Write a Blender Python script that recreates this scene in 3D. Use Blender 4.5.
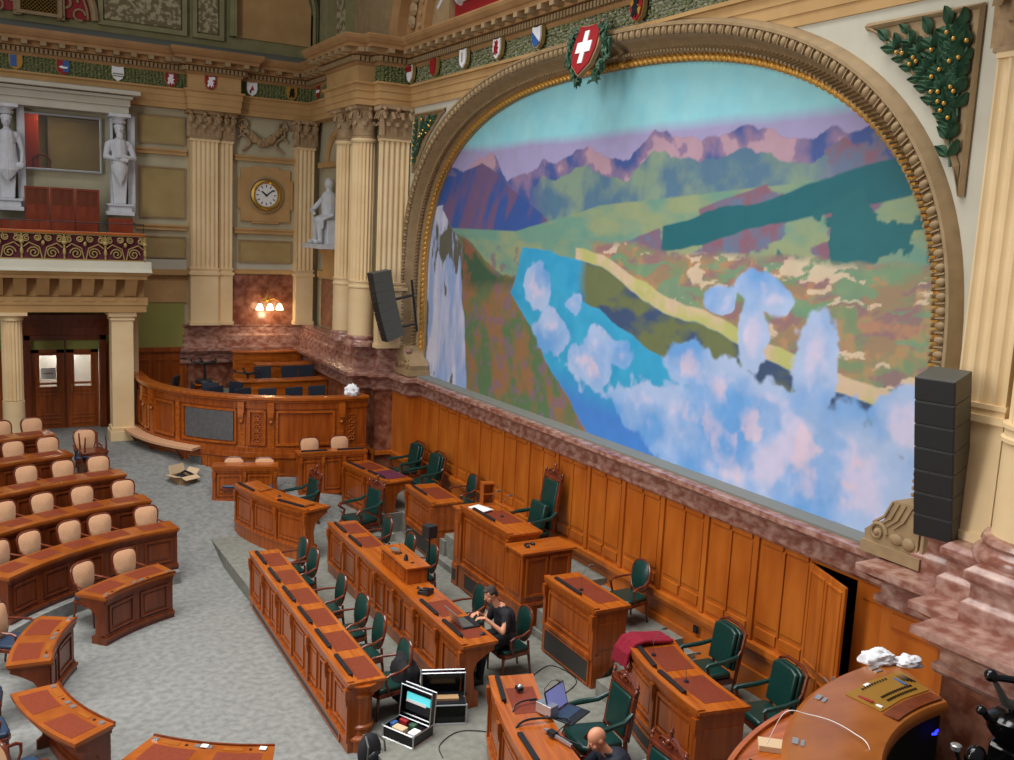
import bpy, bmesh, math, random
import numpy as np
from mathutils import Vector, Matrix
random.seed(7)
PI = math.pi
sc = bpy.context.scene
COL = sc.collection
for o in list(bpy.data.objects): bpy.data.objects.remove(o)

# ------------------------------------------------------------ camera
cam = bpy.data.cameras.new('camera'); cam.sensor_width = 36.0
cam.lens = 957.1*36.0/1014; cam.clip_end = 200
co = bpy.data.objects.new('camera', cam); COL.objects.link(co)
R_ = (0.86901788, -0.49246479, 0.04781585); D_ = (-0.03467488, -0.15701974, -0.98698655); F_ = (0.49356416, 0.85605095, -0.15352912)
co.matrix_world = Matrix(((R_[0], -D_[0], -F_[0], 0), (R_[1], -D_[1], -F_[1], 0), (R_[2], -D_[2], -F_[2], 7.0), (0, 0, 0, 1)))
sc.camera = co
# ------------------------------------------------------------ world, lights, exposure
w = bpy.data.worlds.new('world'); sc.world = w; w.use_nodes = True
w.node_tree.nodes['Background'].inputs[0].default_value = (0.86, 0.93, 1.0, 1)
w.node_tree.nodes['Background'].inputs[1].default_value = 0.17
def area(name, loc, size, energy, col, rot=(0, 0, 0), sy=None):
    l = bpy.data.lights.new(name, 'AREA'); l.energy = energy; l.color = col; l.size = size
    if sy: l.shape = 'RECTANGLE'; l.size_y = sy
    o = bpy.data.objects.new(name, l); o.location = loc; o.rotation_euler = rot; COL.objects.link(o); return o
sk = area('skylight', (1.0, 12.0, 19), 13, 1750, (1.0, 0.98, 0.95), (0, 0, 0), 15); sk.data.spread = math.radians(105)
area('mural_fill', (-7.5, 11, 10.5), 14, 1250, (1.0, 0.95, 0.87), (0, math.radians(-84), 0), 4)  # unseen fill light added on the left to brighten the mural sideways
sc.view_settings.view_transform = 'Standard'; sc.view_settings.look = 'None'
sc.view_settings.gamma = 1.0; sc.view_settings.use_curve_mapping = False
sc.view_settings.exposure = 0.24

# ------------------------------------------------------------ materials
def lin(c):
    return tuple((v/255/12.92 if v/255 <= .04045 else ((v/255+.055)/1.055)**2.4) for v in c)
def mat(name, rgb, rough=.5, metal=0, emit=0, noise=None, bump=0, spec=.5, coat=0, trans=0, alpha=1):
    """noise = (scale xyz, second rgb, detail, contrast lo, hi)"""
    m = bpy.data.materials.new(name); m.use_nodes = True; nt = m.node_tree; b = nt.nodes['Principled BSDF']
    c = lin(rgb)
    b.inputs['Base Color'].default_value = (*c, 1); b.inputs['Roughness'].default_value = rough
    b.inputs['Metallic'].default_value = metal; b.inputs['Specular IOR Level'].default_value = spec
    b.inputs['Coat Weight'].default_value = coat; b.inputs['Coat Roughness'].default_value = .15
    b.inputs['Transmission Weight'].default_value = trans; b.inputs['Alpha'].default_value = alpha
    if emit: b.inputs['Emission Color'].default_value = (*c, 1); b.inputs['Emission Strength'].default_value = emit
    if noise:
        s, rgb2, det, lo, hi = noise
        tc = nt.nodes.new('ShaderNodeTexCoord'); mp = nt.nodes.new('ShaderNodeMapping'); mp.inputs['Scale'].default_value = s
        n = nt.nodes.new('ShaderNodeTexNoise'); n.inputs['Scale'].default_value = 1; n.inputs['Detail'].default_value = det
        r = nt.nodes.new('ShaderNodeValToRGB'); r.color_ramp.elements[0].position = lo; r.color_ramp.elements[1].position = hi
        r.color_ramp.elements[0].color = (*c, 1); r.color_ramp.elements[1].color = (*lin(rgb2), 1)
        L = nt.links.new
        L(tc.outputs['Object'], mp.inputs[0]); L(mp.outputs[0], n.inputs['Vector']); L(n.outputs['Fac'], r.inputs[0]); L(r.outputs[0], b.inputs['Base Color'])
        if bump:
            bp = nt.nodes.new('ShaderNodeBump'); bp.inputs['Strength'].default_value = bump; bp.inputs['Distance'].default_value = .02
            L(n.outputs['Fac'], bp.inputs['Height']); L(bp.outputs[0], b.inputs['Normal'])
    return m
M = {}
M['wood'] = mat('desk_wood', (150, 70, 14), .24, noise=((1.2, 16, 16), (190, 104, 34), 4, .3, .75), coat=.25)
M['woodv'] = mat('panel_wood', (134, 58, 12), .3, noise=((14, 14, 1.1), (176, 92, 30), 4, .3, .75), coat=.15)
M['woodwall'] = mat('wainscot_wood', (166, 82, 20), .34, noise=((10, 3, .8), (198, 112, 38), 4, .3, .75), coat=.1)
M['wooddk'] = mat('dark_desk_wood', (92, 38, 12), .34, noise=((9, 9, 1.2), (126, 58, 22), 4, .3, .75), coat=.15)
M['woodtop'] = mat('row_desk_top_wood', (134, 66, 20), .25, noise=((3, 3, 3), (166, 90, 34), 5, .3, .75), coat=.3)
M['chairwood'] = mat('chair_wood', (84, 34, 20), .25, noise=((8, 8, 8), (120, 54, 30), 3, .3, .7), coat=.3)
M['pad'] = mat('leather_pad', (112, 46, 26), .4, noise=((30, 30, 30), (130, 58, 36), 2, .3, .7), bump=.1)
M['purplepad'] = mat('purple_pad', (96, 36, 62), .6)
M['black'] = mat('black_plastic', (24, 28, 34), .4)
M['blackgl'] = mat('black_gloss', (12, 12, 14), .15)
M['vent'] = mat('vent_grille_metal', (44, 42, 42), .5, noise=((60, 60, 60), (62, 58, 54), 2, .4, .6))
M['green'] = mat('green_leather', (14, 50, 46), .32, noise=((25, 25, 25), (20, 60, 54), 3, .3, .7), bump=.08)
M['cream'] = mat('cream_fabric', (204, 154, 116), .8, noise=((40, 40, 40), (216, 168, 130), 2, .3, .7), bump=.1)
M['navy'] = mat('navy_leather', (44, 62, 86), .4)
M['navydk'] = mat('dark_navy_fabric', (22, 30, 46), .7)
M['carpet'] = mat('grey_carpet', (120, 121, 119), .95, noise=((9, 9, 9), (140, 141, 138), 8, .35, .65), bump=.15, spec=.1)
M['carpetp'] = mat('platform_carpet', (118, 118, 110), .95, noise=((8, 8, 8), (134, 134, 126), 8, .35, .65), spec=.1)
M['riser'] = mat('riser_carpet', (96, 98, 94), .95)
M['marble'] = mat('red_marble', (138, 86, 72), .26, noise=((6, 6, 9), (196, 160, 146), 12, .38, .74), coat=.3)
M['marbledk'] = mat('dark_red_marble', (108, 58, 40), .3, noise=((6, 6, 6), (160, 108, 86), 12, .38, .7), coat=.2)
M['stone'] = mat('sandstone', (224, 194, 146), .7, noise=((1.4, 1.4, 1.4), (236, 210, 166), 5, .3, .7))
M['stonebr'] = mat('brown_sandstone', (176, 138, 88), .75, noise=((1.5, 1.5, 1.5), (196, 158, 106), 5, .3, .7))
M['cornice'] = mat('cornice_stone', (150, 112, 70), .7, noise=((1.5, 1.5, 1.5), (172, 132, 88), 5, .3, .7))
M['plaster'] = mat('grey_plaster', (176, 168, 140), .8, noise=((2, 2, 2), (188, 180, 152), 4, .3, .7))
M['paneltan'] = mat('tan_panel', (158, 136, 88), .8, noise=((2, 2, 2), (172, 150, 102), 4, .3, .7))
M['pale'] = mat('pale_plaster', (188, 184, 168), .8, noise=((2, 2, 2), (198, 194, 178), 4, .3, .7))
M['greenwall'] = mat('green_wall', (150, 150, 82), .8)
M['olive'] = mat('olive_stone', (132, 128, 90), .8, noise=((3, 3, 3), (150, 144, 104), 4, .3, .7))
M['lead'] = mat('grey_ledge', (120, 122, 116), .8)
M['capstone'] = mat('capital_stone', (150, 122, 90), .75, noise=((9, 9, 9), (176, 148, 112), 4, .3, .7))
M['framest'] = mat('frame_stone', (146, 122, 88), .65, noise=((6, 6, 6), (164, 138, 102), 4, .3, .7))
M['gold'] = mat('gold_leaf', (232, 178, 88), .35, metal=.65)
M['brass'] = mat('brass', (190, 150, 70), .35, metal=.7)
M['goldm'] = mat('pale_gold', (170, 148, 92), .5, metal=.3)
M['statue'] = mat('white_stone', (196, 200, 208), .7, noise=((5, 5, 5), (214, 216, 222), 3, .3, .7))
M['white'] = mat('white_cloth', (238, 240, 246), .8)
M['paper'] = mat('white_paper', (240, 240, 240), .6)
M['dkgreen'] = mat('laurel_green', (38, 76, 56), .6, noise=((9, 9, 9), (66, 104, 76), 3, .3, .7))
M['frieze'] = mat('frieze_green', (84, 96, 58), .8, noise=((16, 16, 16), (136, 140, 92), 4, .35, .65), bump=.4)
M['burgundy'] = mat('burgundy_fabric', (84, 20, 40), .8)
M['red'] = mat('red_paint', (150, 22, 28), .5)
M['redpanel'] = mat('red_panel', (170, 50, 20), .4)
M['blue'] = mat('blue_paint', (50, 96, 160), .5)
M['yellow'] = mat('yellow_paint', (180, 130, 44), .5)
M['silver'] = mat('aluminium', (190, 192, 196), .3, metal=.8)
M['speaker'] = mat('speaker_black', (38, 40, 42), .45)
M['speakerside'] = mat('speaker_grey', (84, 84, 78), .5)
M['card'] = mat('cardboard', (176, 140, 100), .85)
M['cardin'] = mat('cardboard_flap', (206, 180, 144), .85)
M['scarf'] = mat('crimson_cloth', (136, 12, 40), .9)
M['redwood'] = mat('mahogany', (120, 44, 18), .35, noise=((8, 8, 2), (150, 64, 30), 4, .3, .75), coat=.15)
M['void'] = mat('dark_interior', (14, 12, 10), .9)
M['skin'] = mat('skin', (214, 150, 118), .5)
M['shirt'] = mat('black_shirt', (28, 28, 34), .85)
M['jeans'] = mat('black_trousers', (20, 20, 24), .85)
M['hair'] = mat('brown_grey_hair', (44, 36, 32), .8, noise=((60, 60, 60), (66, 56, 50), 2, .4, .6))
M['greypanel'] = mat('slate_panel', (84, 84, 86), .5, noise=((12, 12, 12), (98, 98, 98), 3, .3, .7))
M['glass'] = mat('glass', (255, 255, 255), .02, trans=1.0)
M['screen'] = mat('laptop_screen', (120, 130, 190), .3, emit=.35)
M['lcd'] = mat('case_screen', (90, 210, 220), .3, emit=.5)
M['led'] = mat('blue_led', (30, 40, 255), .3, emit=4)
M['lampglow'] = mat('lamp_glass', (255, 226, 170), .3, emit=7)
M['floral'] = mat('relief_panel', (120, 106, 76), .8, noise=((7, 7, 7), (178, 166, 132), 5, .47, .56), bump=.6)
M['louvre'] = mat('lattice', (92, 84, 60), .7)
M['cork'] = mat('consoletop_wood', (146, 80, 26), .25, noise=((2, 5, 5), (170, 100, 40), 4, .3, .75), coat=.4)
M['consolebr'] = mat('console_brass', (176, 130, 50), .4, metal=.4)

# ------------------------------------------------------------ mesh builder
class MB:
    def __init__(s, fn=None, T=None): s.v = []; s.f = []; s.fn = fn; s.T = T
    def _a(s, pts):
        i = len(s.v)
        for p in pts:
            if s.fn: p = s.fn(*p)
            if s.T is not None: p = tuple(s.T @ Vector(p))
            s.v.append(tuple(p))
        return i
    def box(s, x0, x1, y0, y1, z0, z1, n=1):
        P = []
        for k in range(n+1):
            x = x0+(x1-x0)*k/n; P += [(x, y0, z0), (x, y1, z0), (x, y1, z1), (x, y0, z1)]
        i = s._a(P)
        for k in range(n):
            a = i+4*k; b = a+4
            for q in range(4): s.f.append((a+q, b+q, b+(q+1) % 4, a+(q+1) % 4))
        s.f.append((i, i+1, i+2, i+3)); e = i+4*n; s.f.append((e+3, e+2, e+1, e)); return s
    def ring(s, x0, x1, z0, z1, wd, y0, y1, n=1):       # rectangular moulding frame in xz
        s.box(x0, x1, y0, y1, z0, z0+wd, n); s.box(x0, x1, y0, y1, z1-wd, z1, n)
        s.box(x0, x0+wd, y0, y1, z0+wd, z1-wd); s.box(x1-wd, x1, y0, y1, z0+wd, z1-wd); return s
    def prism(s, poly, a0, a1, ax=0):                    # poly in the two other axes, extruded along ax
        n = len(poly)
        def mk(a, p): return {0: (a, p[0], p[1]), 1: (p[0], a, p[1]), 2: (p[0], p[1], a)}[ax]
        i = s._a([mk(a0, p) for p in poly]+[mk(a1, p) for p in poly])
        for k in range(n): s.f.append((i+k, i+(k+1) % n, i+n+(k+1) % n, i+n+k))
        s.f.append(tuple(i+k for k in range(n))[::-1]); s.f.append(tuple(i+n+k for k in range(n))); return s
    def lathe(s, prof, c=(0, 0, 0), n=20, a0=0, a1=2*PI):
        m = len(prof); full = abs(a1-a0-2*PI) < 1e-6; N = n if full else n+1; P = []
        for k in range(N):
            a = a0+(a1-a0)*k/n
            for r, z in prof: P.append((c[0]+r*math.cos(a), c[1]+r*math.sin(a), c[2]+z))
        i = s._a(P)
        for k in range(n):
            for j in range(m-1):
                a = i+k*m+j; b = i+((k+1) % N)*m+j; s.f.append((a, b, b+1, a+1))
        return s
    def tube(s, pts, r, n=8, cap=True, closed=False):
        pts = [Vector(p) for p in pts]; N = len(pts); rr = r if isinstance(r, (list, tuple)) else [r]*N
        P = []; up = None
        for k, p in enumerate(pts):
            if closed: t = pts[(k+1) % N]-pts[k-1]
            else: t = pts[min(k+1, N-1)]-pts[max(k-1, 0)]
            t = t.normalized() if t.length > 1e-9 else Vector((0, 0, 1))
            if up is None: up = Vector((0, 0, 1)) if abs(t.z) < .9 else Vector((1, 0, 0))
            u = t.cross(up)
            if u.length < 1e-4: u = t.cross(Vector((0, 1, 0)))
            u.normalize(); up = u.cross(t).normalized()
            for q in range(n):
                a = 2*PI*q/n; P.append(tuple(p+rr[k]*(math.cos(a)*u+math.sin(a)*up)))
        i = s._a(P)
        for k in range(N if closed else N-1):
            for q in range(n):
                a = i+k*n; b = i+((k+1) % N)*n; s.f.append((a+q, a+(q+1) % n, b+(q+1) % n, b+q))
        if cap and not closed:
            s.f.append(tuple(i+q for q in range(n))[::-1]); s.f.append(tuple(i+(N-1)*n+q for q in range(n)))
        return s
    def ball(s, c, r, n=12, m=8):
        if not isinstance(r, (tuple, list)): r = (r, r, r)
        P = [(c[0], c[1], c[2]-r[2])]
        for j in range(1, m):
            b = -PI/2+PI*j/m
            for k in range(n):
                a = 2*PI*k/n; P.append((c[0]+r[0]*math.cos(b)*math.cos(a), c[1]+r[1]*math.cos(b)*math.sin(a), c[2]+r[2]*math.sin(b)))
        P.append((c[0], c[1], c[2]+r[2])); i = s._a(P)
        for k in range(n):
            s.f.append((i, i+1+(k+1) % n, i+1+k)); e = i+1+(m-2)*n; s.f.append((e+k, e+(k+1) % n, e+n))
            for j in range(m-2):
                a = i+1+j*n; s.f.append((a+k, a+(k+1) % n, a+n+(k+1) % n, a+n+k))
        return s
    def grid(s, P, nu, nv):                              # P row-major nu x nv
        i = s._a(P)
        for a in range(nu-1):
            for b in range(nv-1): q = i+a*nv+b; s.f.append((q, q+1, q+nv+1, q+nv))
        return s
    def strip(s, A, B):
        i = s._a(list(A)+list(B)); n = len(A)
        for k in range(n-1): s.f.append((i+k, i+k+1, i+n+k+1, i+n+k))
        return s
    def build(s, name, m, parent=None, smooth=False, bevel=0, loc=None, rotz=0, solid=0):
        me = bpy.data.meshes.new(name); me.from_pydata(s.v, [], s.f); me.validate(); me.update()
        me.materials.append(M[m] if isinstance(m, str) else m)
        bm = bmesh.new(); bm.from_mesh(me); bmesh.ops.recalc_face_normals(bm, faces=bm.faces); bm.to_mesh(me); bm.free()
        if smooth:
            me.shade_smooth()
            try: me.set_sharp_from_angle(angle=math.radians(42))
            except Exception: pass
        o = bpy.data.objects.new(name, me); COL.objects.link(o)
        if parent: o.parent = parent
        if loc is not None: o.location = loc
        if rotz: o.rotation_euler.z = rotz
        if bevel:
            b = o.modifiers.new('bevel', 'BEVEL'); b.width = bevel; b.segments = 2; b.limit_method = 'ANGLE'
        if solid:
            b = o.modifiers.new('solid', 'SOLIDIFY'); b.thickness = solid; b.offset = 0
        return o
def tag(o, label=None, cat=None, group=None, kind=None):
    if label: o['label'] = label
    if cat: o['category'] = cat
    if group: o['group'] = group
    if kind: o['kind'] = kind
    return o
def thing(name, label, cat, loc=(0, 0, 0), rotz=0, group=None):
    o = bpy.data.objects.new(name, None); COL.objects.link(o); o.location = loc; o.rotation_euler.z = rotz
    o.empty_display_size = .2
    return tag(o, label, cat, group)
def struct(o): o['kind'] = 'structure'; return o
KIDS = {}
def dup(root, loc, rotz, label, group=None):
    def cp(o, par):
        c = o.copy(); COL.objects.link(c); c.parent = par
        for ch in list(o.children): cp(ch, c)
        return c
    r = cp(root, None); r.location = loc; r.rotation_euler = (0, 0, rotz); r['label'] = label
    if group: r['group'] = group
    return r
class Kind:                                              # first use places the prototype itself
    def __init__(s, maker): s.mk = maker; s.p = None
    def __call__(s, loc, rotz, label, group=None):
        if s.p is None:
            s.p = s.mk(); s.p.location = loc; s.p.rotation_euler = (0, 0, rotz); s.p['label'] = label
            if group: s.p['group'] = group
            return s.p
        return dup(s.p, loc, rotz, label, group)
def offs(path, d):                                       # offset a polyline to its right by d
    out = []; n = len(path)
    for i, p in enumerate(path):
        ns = []
        for a, b in ((i-1, i), (i, i+1)):
            if a < 0 or b >= n: continue
            dx, dy = path[b][0]-path[a][0], path[b][1]-path[a][1]; l = math.hypot(dx, dy); ns.append((dy/l, -dx/l))
        if len(ns) == 1: out.append((p[0]+ns[0][0]*d, p[1]+ns[0][1]*d)); continue
        (ax, ay), (bx, by) = ns; k = 1+ax*bx+ay*by
        out.append((p[0]+(ax+bx)*d/k, p[1]+(ay+by)*d/k))
    return out
def sweep(mb, path, prof):                               # prof: list of (offset to the right, z)
    rows = [[(x, y, z) for x, y in offs(path, d)] for d, z in prof]
    n = len(path); i = mb._a([p for r in rows for p in r])
    for a in range(len(prof)-1):
        for b in range(n-1): q = i+a*n+b; mb.f.append((q, q+1, q+n+1, q+n))
    m = len(prof)
    mb.f.append(tuple(i+a*n for a in range(m))); mb.f.append(tuple(i+a*n+n-1 for a in range(m))[::-1])
    return mb
def along(path, step, off=0, start=.1):                  # points along a polyline with direction
    P = offs(path, off); out = []
    for i in range(len(P)-1):
        (x0, y0), (x1, y1) = P[i], P[i+1]; L = math.hypot(x1-x0, y1-y0); n = max(1, int((L)/step)); 
        if L < step*.7: continue
        for k in range(n):
            t = (k+.5)/n; out.append((x0+(x1-x0)*t, y0+(y1-y0)*t, math.atan2(y1-y0, x1-x0)))
    return out
# ============================================================ SETTING
CX, CY = 4.28, 13.55
def ramp(x, y):
    r = math.hypot(x-CX, y-CY); a = math.degrees(math.atan2(y-CY, x-CX)) % 360
    z = min(1.15, max(0, (r-5.3)*.2211)); k = min(1, max(0, (a-56)/12)) if a < 200 else min(1, max(0, (262-a)/20))
    return z*k
mb = MB(); nr, na = 46, 120; P = []
for i in range(nr):
    r = .01+18.2*i/(nr-1) if i < nr-1 else 26
    for j in range(na+1):
        a = 2*PI*j/na; x, y = CX+r*math.cos(a), CY+r*math.sin(a); y = min(y, 28.3); x = min(x, 10.6); P.append((x, y, ramp(x, y)))
mb.grid(P, nr, na+1); struct(mb.build('floor', 'carpet', smooth=True))
def arcfn(r0, z0, a0, sgn=-1):                            # s along the arc, t outwards, z up; a0 deg = angle where s=0
    def f(s, t, z):
        a = math.radians(a0)+sgn*s/r0; return (CX+(r0+t)*math.cos(a), CY+(r0+t)*math.sin(a), z0+z)
    return f
ROWS = [  # front radius, floor z, aisle-end angle, far angle
    (4.93, .24, 98.9, 139.5), (6.2, .48, 99.8, 152), (7.55, .72, 100.2, 152), (8.95, .94, 104.5, 152), (10.2, 1.15, 104.2, 150)]
for k, (r, z, a, b) in enumerate(ROWS):
    r2 = (ROWS[k+1][0] if k < 4 else 12.6)-.14
    m = MB(arcfn(r, 0, a+.4, 1)); m.box(0, math.radians(200-a)*r, -.14, r2-r, -.2, z, 30)
    struct(m.build('seating_tier', 'carpet'))
def plat(poly, z, name='platform', m='carpetp'):
    b = MB(); b.prism(poly, -.2, z, 2); struct(b.build(name, m))
plat([(4.5, 6), (10, 6), (10, 20.3), (6.6, 20.4), (4.45, 20.1)], .25)
plat([(8.25, 9.0), (10, 9.0), (10, 17), (8.25, 17)], .38)
plat([(8.45, 12.9), (10, 12.9), (10, 16.9), (8.45, 16.9)], .83)
plat([(8.5, 13.25), (10, 13.25), (10, 16.6), (8.5, 16.6)], .95)
plat([(8.3, 11.05), (10, 11.05), (10, 13.0), (8.3, 13.0)], .72)
plat([(8.45, 10.75), (10, 10.75), (10, 11.1), (8.45, 11.1)], .6)
plat([(8.0, 6.9), (10, 6.9), (10, 10.8), (8.0, 10.8)], .5)
plat([(8.4, 16.8), (10, 16.8), (10, 19.0), (8.4, 19.0)], .7)
plat([(7.95, 19.0), (10, 19.0), (10, 22.5), (7.95, 22.5)], .68)
plat([(7.5, 18.4), (8.0, 18.4), (8.0, 21.6), (7.5, 21.6)], .42)

# --- wall_back with door and window openings, Y = 28
def wall_cells(x0, x1, z0, z1, holes, y0, y1):
    b = MB(); xs = sorted({x0, x1, *[v for h in holes for v in h[:2]]}); zs = sorted({z0, z1, *[v for h in holes for v in h[2:]]})
    for i in range(len(xs)-1):
        for j in range(len(zs)-1):
            cx, cz = (xs[i]+xs[i+1])/2, (zs[j]+zs[j+1])/2
            if any(h[0] < cx < h[1] and h[2] < cz < h[3] for h in holes): continue
            b.box(xs[i], xs[i+1], y0, y1, zs[j], zs[j+1])
    return b
struct(wall_cells(-5, 9.6, 0, 11.3, [(1.55, 3.25, 0, 3.6), (1.45, 3.4, 7.98, 9.42)], 28.0, 28.3).build('wall_back', 'plaster'))
def trim(name, m, fill, **k):
    b = MB(); fill(b); return struct(b.build(name, m, **k))
# raised and tan fields of the back wall
def fields(b):
    for x0, x1, z0, z1 in [(4.36, 5.5, 8.93, 9.62), (4.36, 5.5, 6.95, 8.25), (4.36, 5.5, 5.85, 6.38), (7.05, 8.52, 5.78, 6.36)]:
        b.box(x0, x1, 27.965, 28.01, z0, z1)
trim('trim_1', 'paneltan', fields)
def fr(b):
    for x0, x1, z0, z1 in [(4.36, 5.5, 8.93, 9.62), (4.36, 5.5, 6.95, 8.25), (4.36, 5.5, 5.85, 6.38), (7.05, 8.52, 5.78, 6.36)]:
        b.ring(x0-.04, x1+.04, z0-.04, z1+.04, .04, 27.94, 28.01)
trim('trim_2', 'framest', fr)
def bands(b):
    for x0, x1 in [(4.2, 5.56), (6.86, 8.62)]:
        for z in (8.62, 6.58): b.box(x0, x1, 27.9, 28.01, z, z+.14); b.box(x0, x1, 27.86, 28.01, z+.1, z+.15)
    b.box(6.86, 8.62, 27.9, 28.01, 5.42, 5.55)
    for x0, x1 in [(4.1, 5.56)]: b.box(x0, x1, 27.85, 28.01, 5.35, 5.5); b.box(x0, x1, 27.95, 28.01, 4.58, 4.7)
trim('trim_3', 'stonebr', bands)
trim('trim_4', 'stonebr', lambda b: b.box(4.1, 5.56, 27.97, 28.01, 4.7, 5.35))
trim('trim_5', 'pale', lambda b: (b.box(4.1, 5.56, 27.97, 28.01, 5.5, 5.78), b.box(6.86, 8.62, 27.985, 28.01, 5.55, 5.74)))
trim('trim_6', 'greenwall', lambda b: (b.box(-1, 5.5, 27.97, 28.01, 3.3, 4.58)))
trim('trim_7', 'marbledk', lambda b: b.box(6.86, 8.64, 27.93, 28.01, 3.95, 5.4))
def wains(b):
    b.box(3.8, 5.5, 27.9, 28.0, 1.1, 3.25); b.box(3.8, 5.5, 27.84, 28.0, 3.2, 3.32)
    for x in (4.1, 4.6, 5.1): b.ring(x+.03, x+.43, 1.5, 3.0, .05, 27.87, 27.92)
    b.box(-2, 1.45, 27.9, 28.0, 1.1, 3.25); b.box(-2, 1.4, 27.84, 28, 3.2, 3.32)
trim('trim_8', 'woodv', wains)

# --- entablature following the plan of the room
ENT = [(-5, 27.75), (5.5, 27.75), (5.5, 27.42), (6.92, 27.42), (6.92, 27.75), (9.0, 27.75), (9.0, 24.75), (8.45, 24.75), (8.45, 22.5),
       (8.9, 22.5), (8.9, 22.18), (9.72, 22.18), (9.72, 6.9), (8.95, 6.9), (8.95, 6.6), (8.45, 6.6), (8.45, 3.5)]
b = MB(); ap = [(-.4, 9.85), (0, 9.85), (0, 10.0), (.02, 10.0), (.02, 10.17), (.04, 10.17), (.04, 10.3), (.1, 10.34), (.1, 10.38), (-.4, 10.38)]
sweep(b, ENT[:12], ap); sweep(b, ENT[12:], ap)
for k in range(150):                                      # over the mural the fascias stop against the arched frame
    y0 = 6.9+15.28*k/150; y1 = y0+15.28/150; c = min(1, abs((y0+y1)/2-14.56)/(7.23+.5)); za = 5.5+4.86*(1-c**2.6)**(1/2.6)
    for o_, z0, z1 in ((0, 9.85, 10.0), (.02, 10.0, 10.17), (.04, 10.17, 10.32), (.1, 10.32, 10.38)):
        z0 = max(z0, za)
        if z0 < z1: b.box(9.72-o_, 9.76, y0, y1, z0, z1)
struct(b.build('trim_architrave', 'stonebr'))
b = MB(); sweep(b, ENT, [(-.4, 10.37), (-.04, 10.37), (-.04, 10.8), (-.4, 10.8)]); struct(b.build('trim_frieze', 'frieze'))
b = MB()
for sg in ([(5.5, 27.6), (5.5, 27.42), (6.92, 27.42), (6.92, 27.6)], [(9.0, 24.75), (8.45, 24.75), (8.45, 22.5), (8.9, 22.5)]): sweep(b, sg, [(-.03, 10.37), (-.0, 10.37), (-.0, 10.8), (-.03, 10.8)])
struct(b.build('trim_frieze_blocks', 'stonebr'))
b = MB(); sweep(b, ENT, [(-.4, 10.76), (.02, 10.76), (.05, 10.8), (.05, 10.98), (.2, 10.98), (.2, 11.1), (.4, 11.1), (.4, 11.18), (.44, 11.2), (.5, 11.28), (.52, 11.34), (.52, 11.37), (-.6, 11.4)])
struct(b.build('trim_cornice', 'cornice'))
b = MB()
for x, y, a in along(ENT, .105, .1):
    if y < 8: continue
    b.T = Matrix.Translation((x, y, 0)) @ Matrix.Rotation(a, 4, 'Z'); b.box(-.032, .032, -.06, .06, 10.84, 10.95)
struct(b.build('trim_dentils', 'framest'))
b = MB()
for x, y, a in along(ENT, .42, .3):
    if y < 8: continue
    b.T = Matrix.Translation((x, y, 0)) @ Matrix.Rotation(a, 4, 'Z'); b.box(-.07, .07, -.13, .13, 11.0, 11.1)
struct(b.build('trim_modillions', 'framest'))
# laurel leaves lying on the frieze
b = MB(); rnd = random.Random(3)
for x, y, a in along(ENT, .085, -.02):
    if 27.3 < y < 27.7 or (x < 8.92 and 20 < y < 26): continue
    for j in range(7):
        z = 10.42+j*.055+rnd.uniform(-.012, .012); b.T = Matrix.Translation((x+rnd.uniform(-.02, .02)*math.cos(a), y+rnd.uniform(-.02, .02)*math.sin(a), z)) @ Matrix.Rotation(a, 4, 'Z') @ Matrix.Rotation(rnd.uniform(-.6, .6), 4, 'Y')
        i = b._a([(-.055, -.01, 0), (0, -.045, .022), (.055, -.01, 0), (0, -.045, -.022), (0, .01, 0)])
        b.f += [(i, i+1, i+3), (i+1, i+2, i+3), (i, i+1, i+4), (i+1, i+2, i+4), (i+2, i+3, i+4), (i, i+3, i+4)]
tag(b.build('laurel_frieze', 'frieze'), 'band of green carved laurel leaves running under the dentilled cornice', 'frieze', kind='stuff')

# --- attic above the back cornice
b = MB(); b.box(-5, 10.2, 28.35, 28.6, 11.1, 17); struct(b.build('wall_attic', 'olive'))
trim('trim_10', 'lead', lambda b: b.prism([(27.3, 11.37), (28.36, 11.37), (28.36, 11.7)], -5, 9.0, 0))
def archpoly(x0, x1, zb, zs, n=20):
    cx, r = (x0+x1)/2, (x1-x0)/2
    return [(x0, zb)]+[(cx-r*math.cos(PI*k/n), zs+r*math.sin(PI*k/n)) for k in range(n+1)]+[(x1, zb)]
b = MB(); b.prism(archpoly(6.95, 9.15, 12.02, 12.9), 28.28, 28.36, 1); struct(b.build('trim_11', 'stonebr'))
def archband(b, x0, x1, zb, zs, wd, y0, y1, n=24):
    o = archpoly(x0-wd, x1+wd, zb, zs, n)[0:]; i_ = archpoly(x0, x1, zb, zs, n)
    i = b._a([(p[0], y, p[1]) for y in (y0, y1) for p in o]+[(p[0], y, p[1]) for y in (y0, y1) for p in i_]); m = len(o)
    for k in range(m-1):
        b.f += [(i+k, i+k+1, i+m+k+1, i+m+k), (i+2*m+k, i+2*m+k+1, i+3*m+k+1, i+3*m+k), (i+k, i+k+1, i+2*m+k+1, i+2*m+k)]
b = MB(); archband(b, 6.95, 9.15, 12.0, 12.9, .16, 28.1, 28.36); archband(b, 6.95, 9.15, 12.0, 12.9, .06, 28.02, 28.36); struct(b.build('trim_12', 'olive'))
b = MB()
for x0, x1 in [(3.55, 5.5), (5.95, 6.5)]: b.box(x0, x1, 28.29, 28.36, 12.02, 16)
struct(b.build('trim_13', 'floral'))
b = MB()
for x0, x1 in [(3.4, 5.65), (5.8, 6.65)]: b.ring(x0, x1, 11.85, 16, .12, 28.22, 28.36)
struct(b.build('trim_14', 'olive'))
def medal(b):
    n = 26; p = [(2.0+1.25*math.cos(PI*k/n), 11.9+1.35*math.sin(PI*k/n)) for k in range(n+1)]; b.prism(p, 28.24, 28.36, 1)
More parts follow.
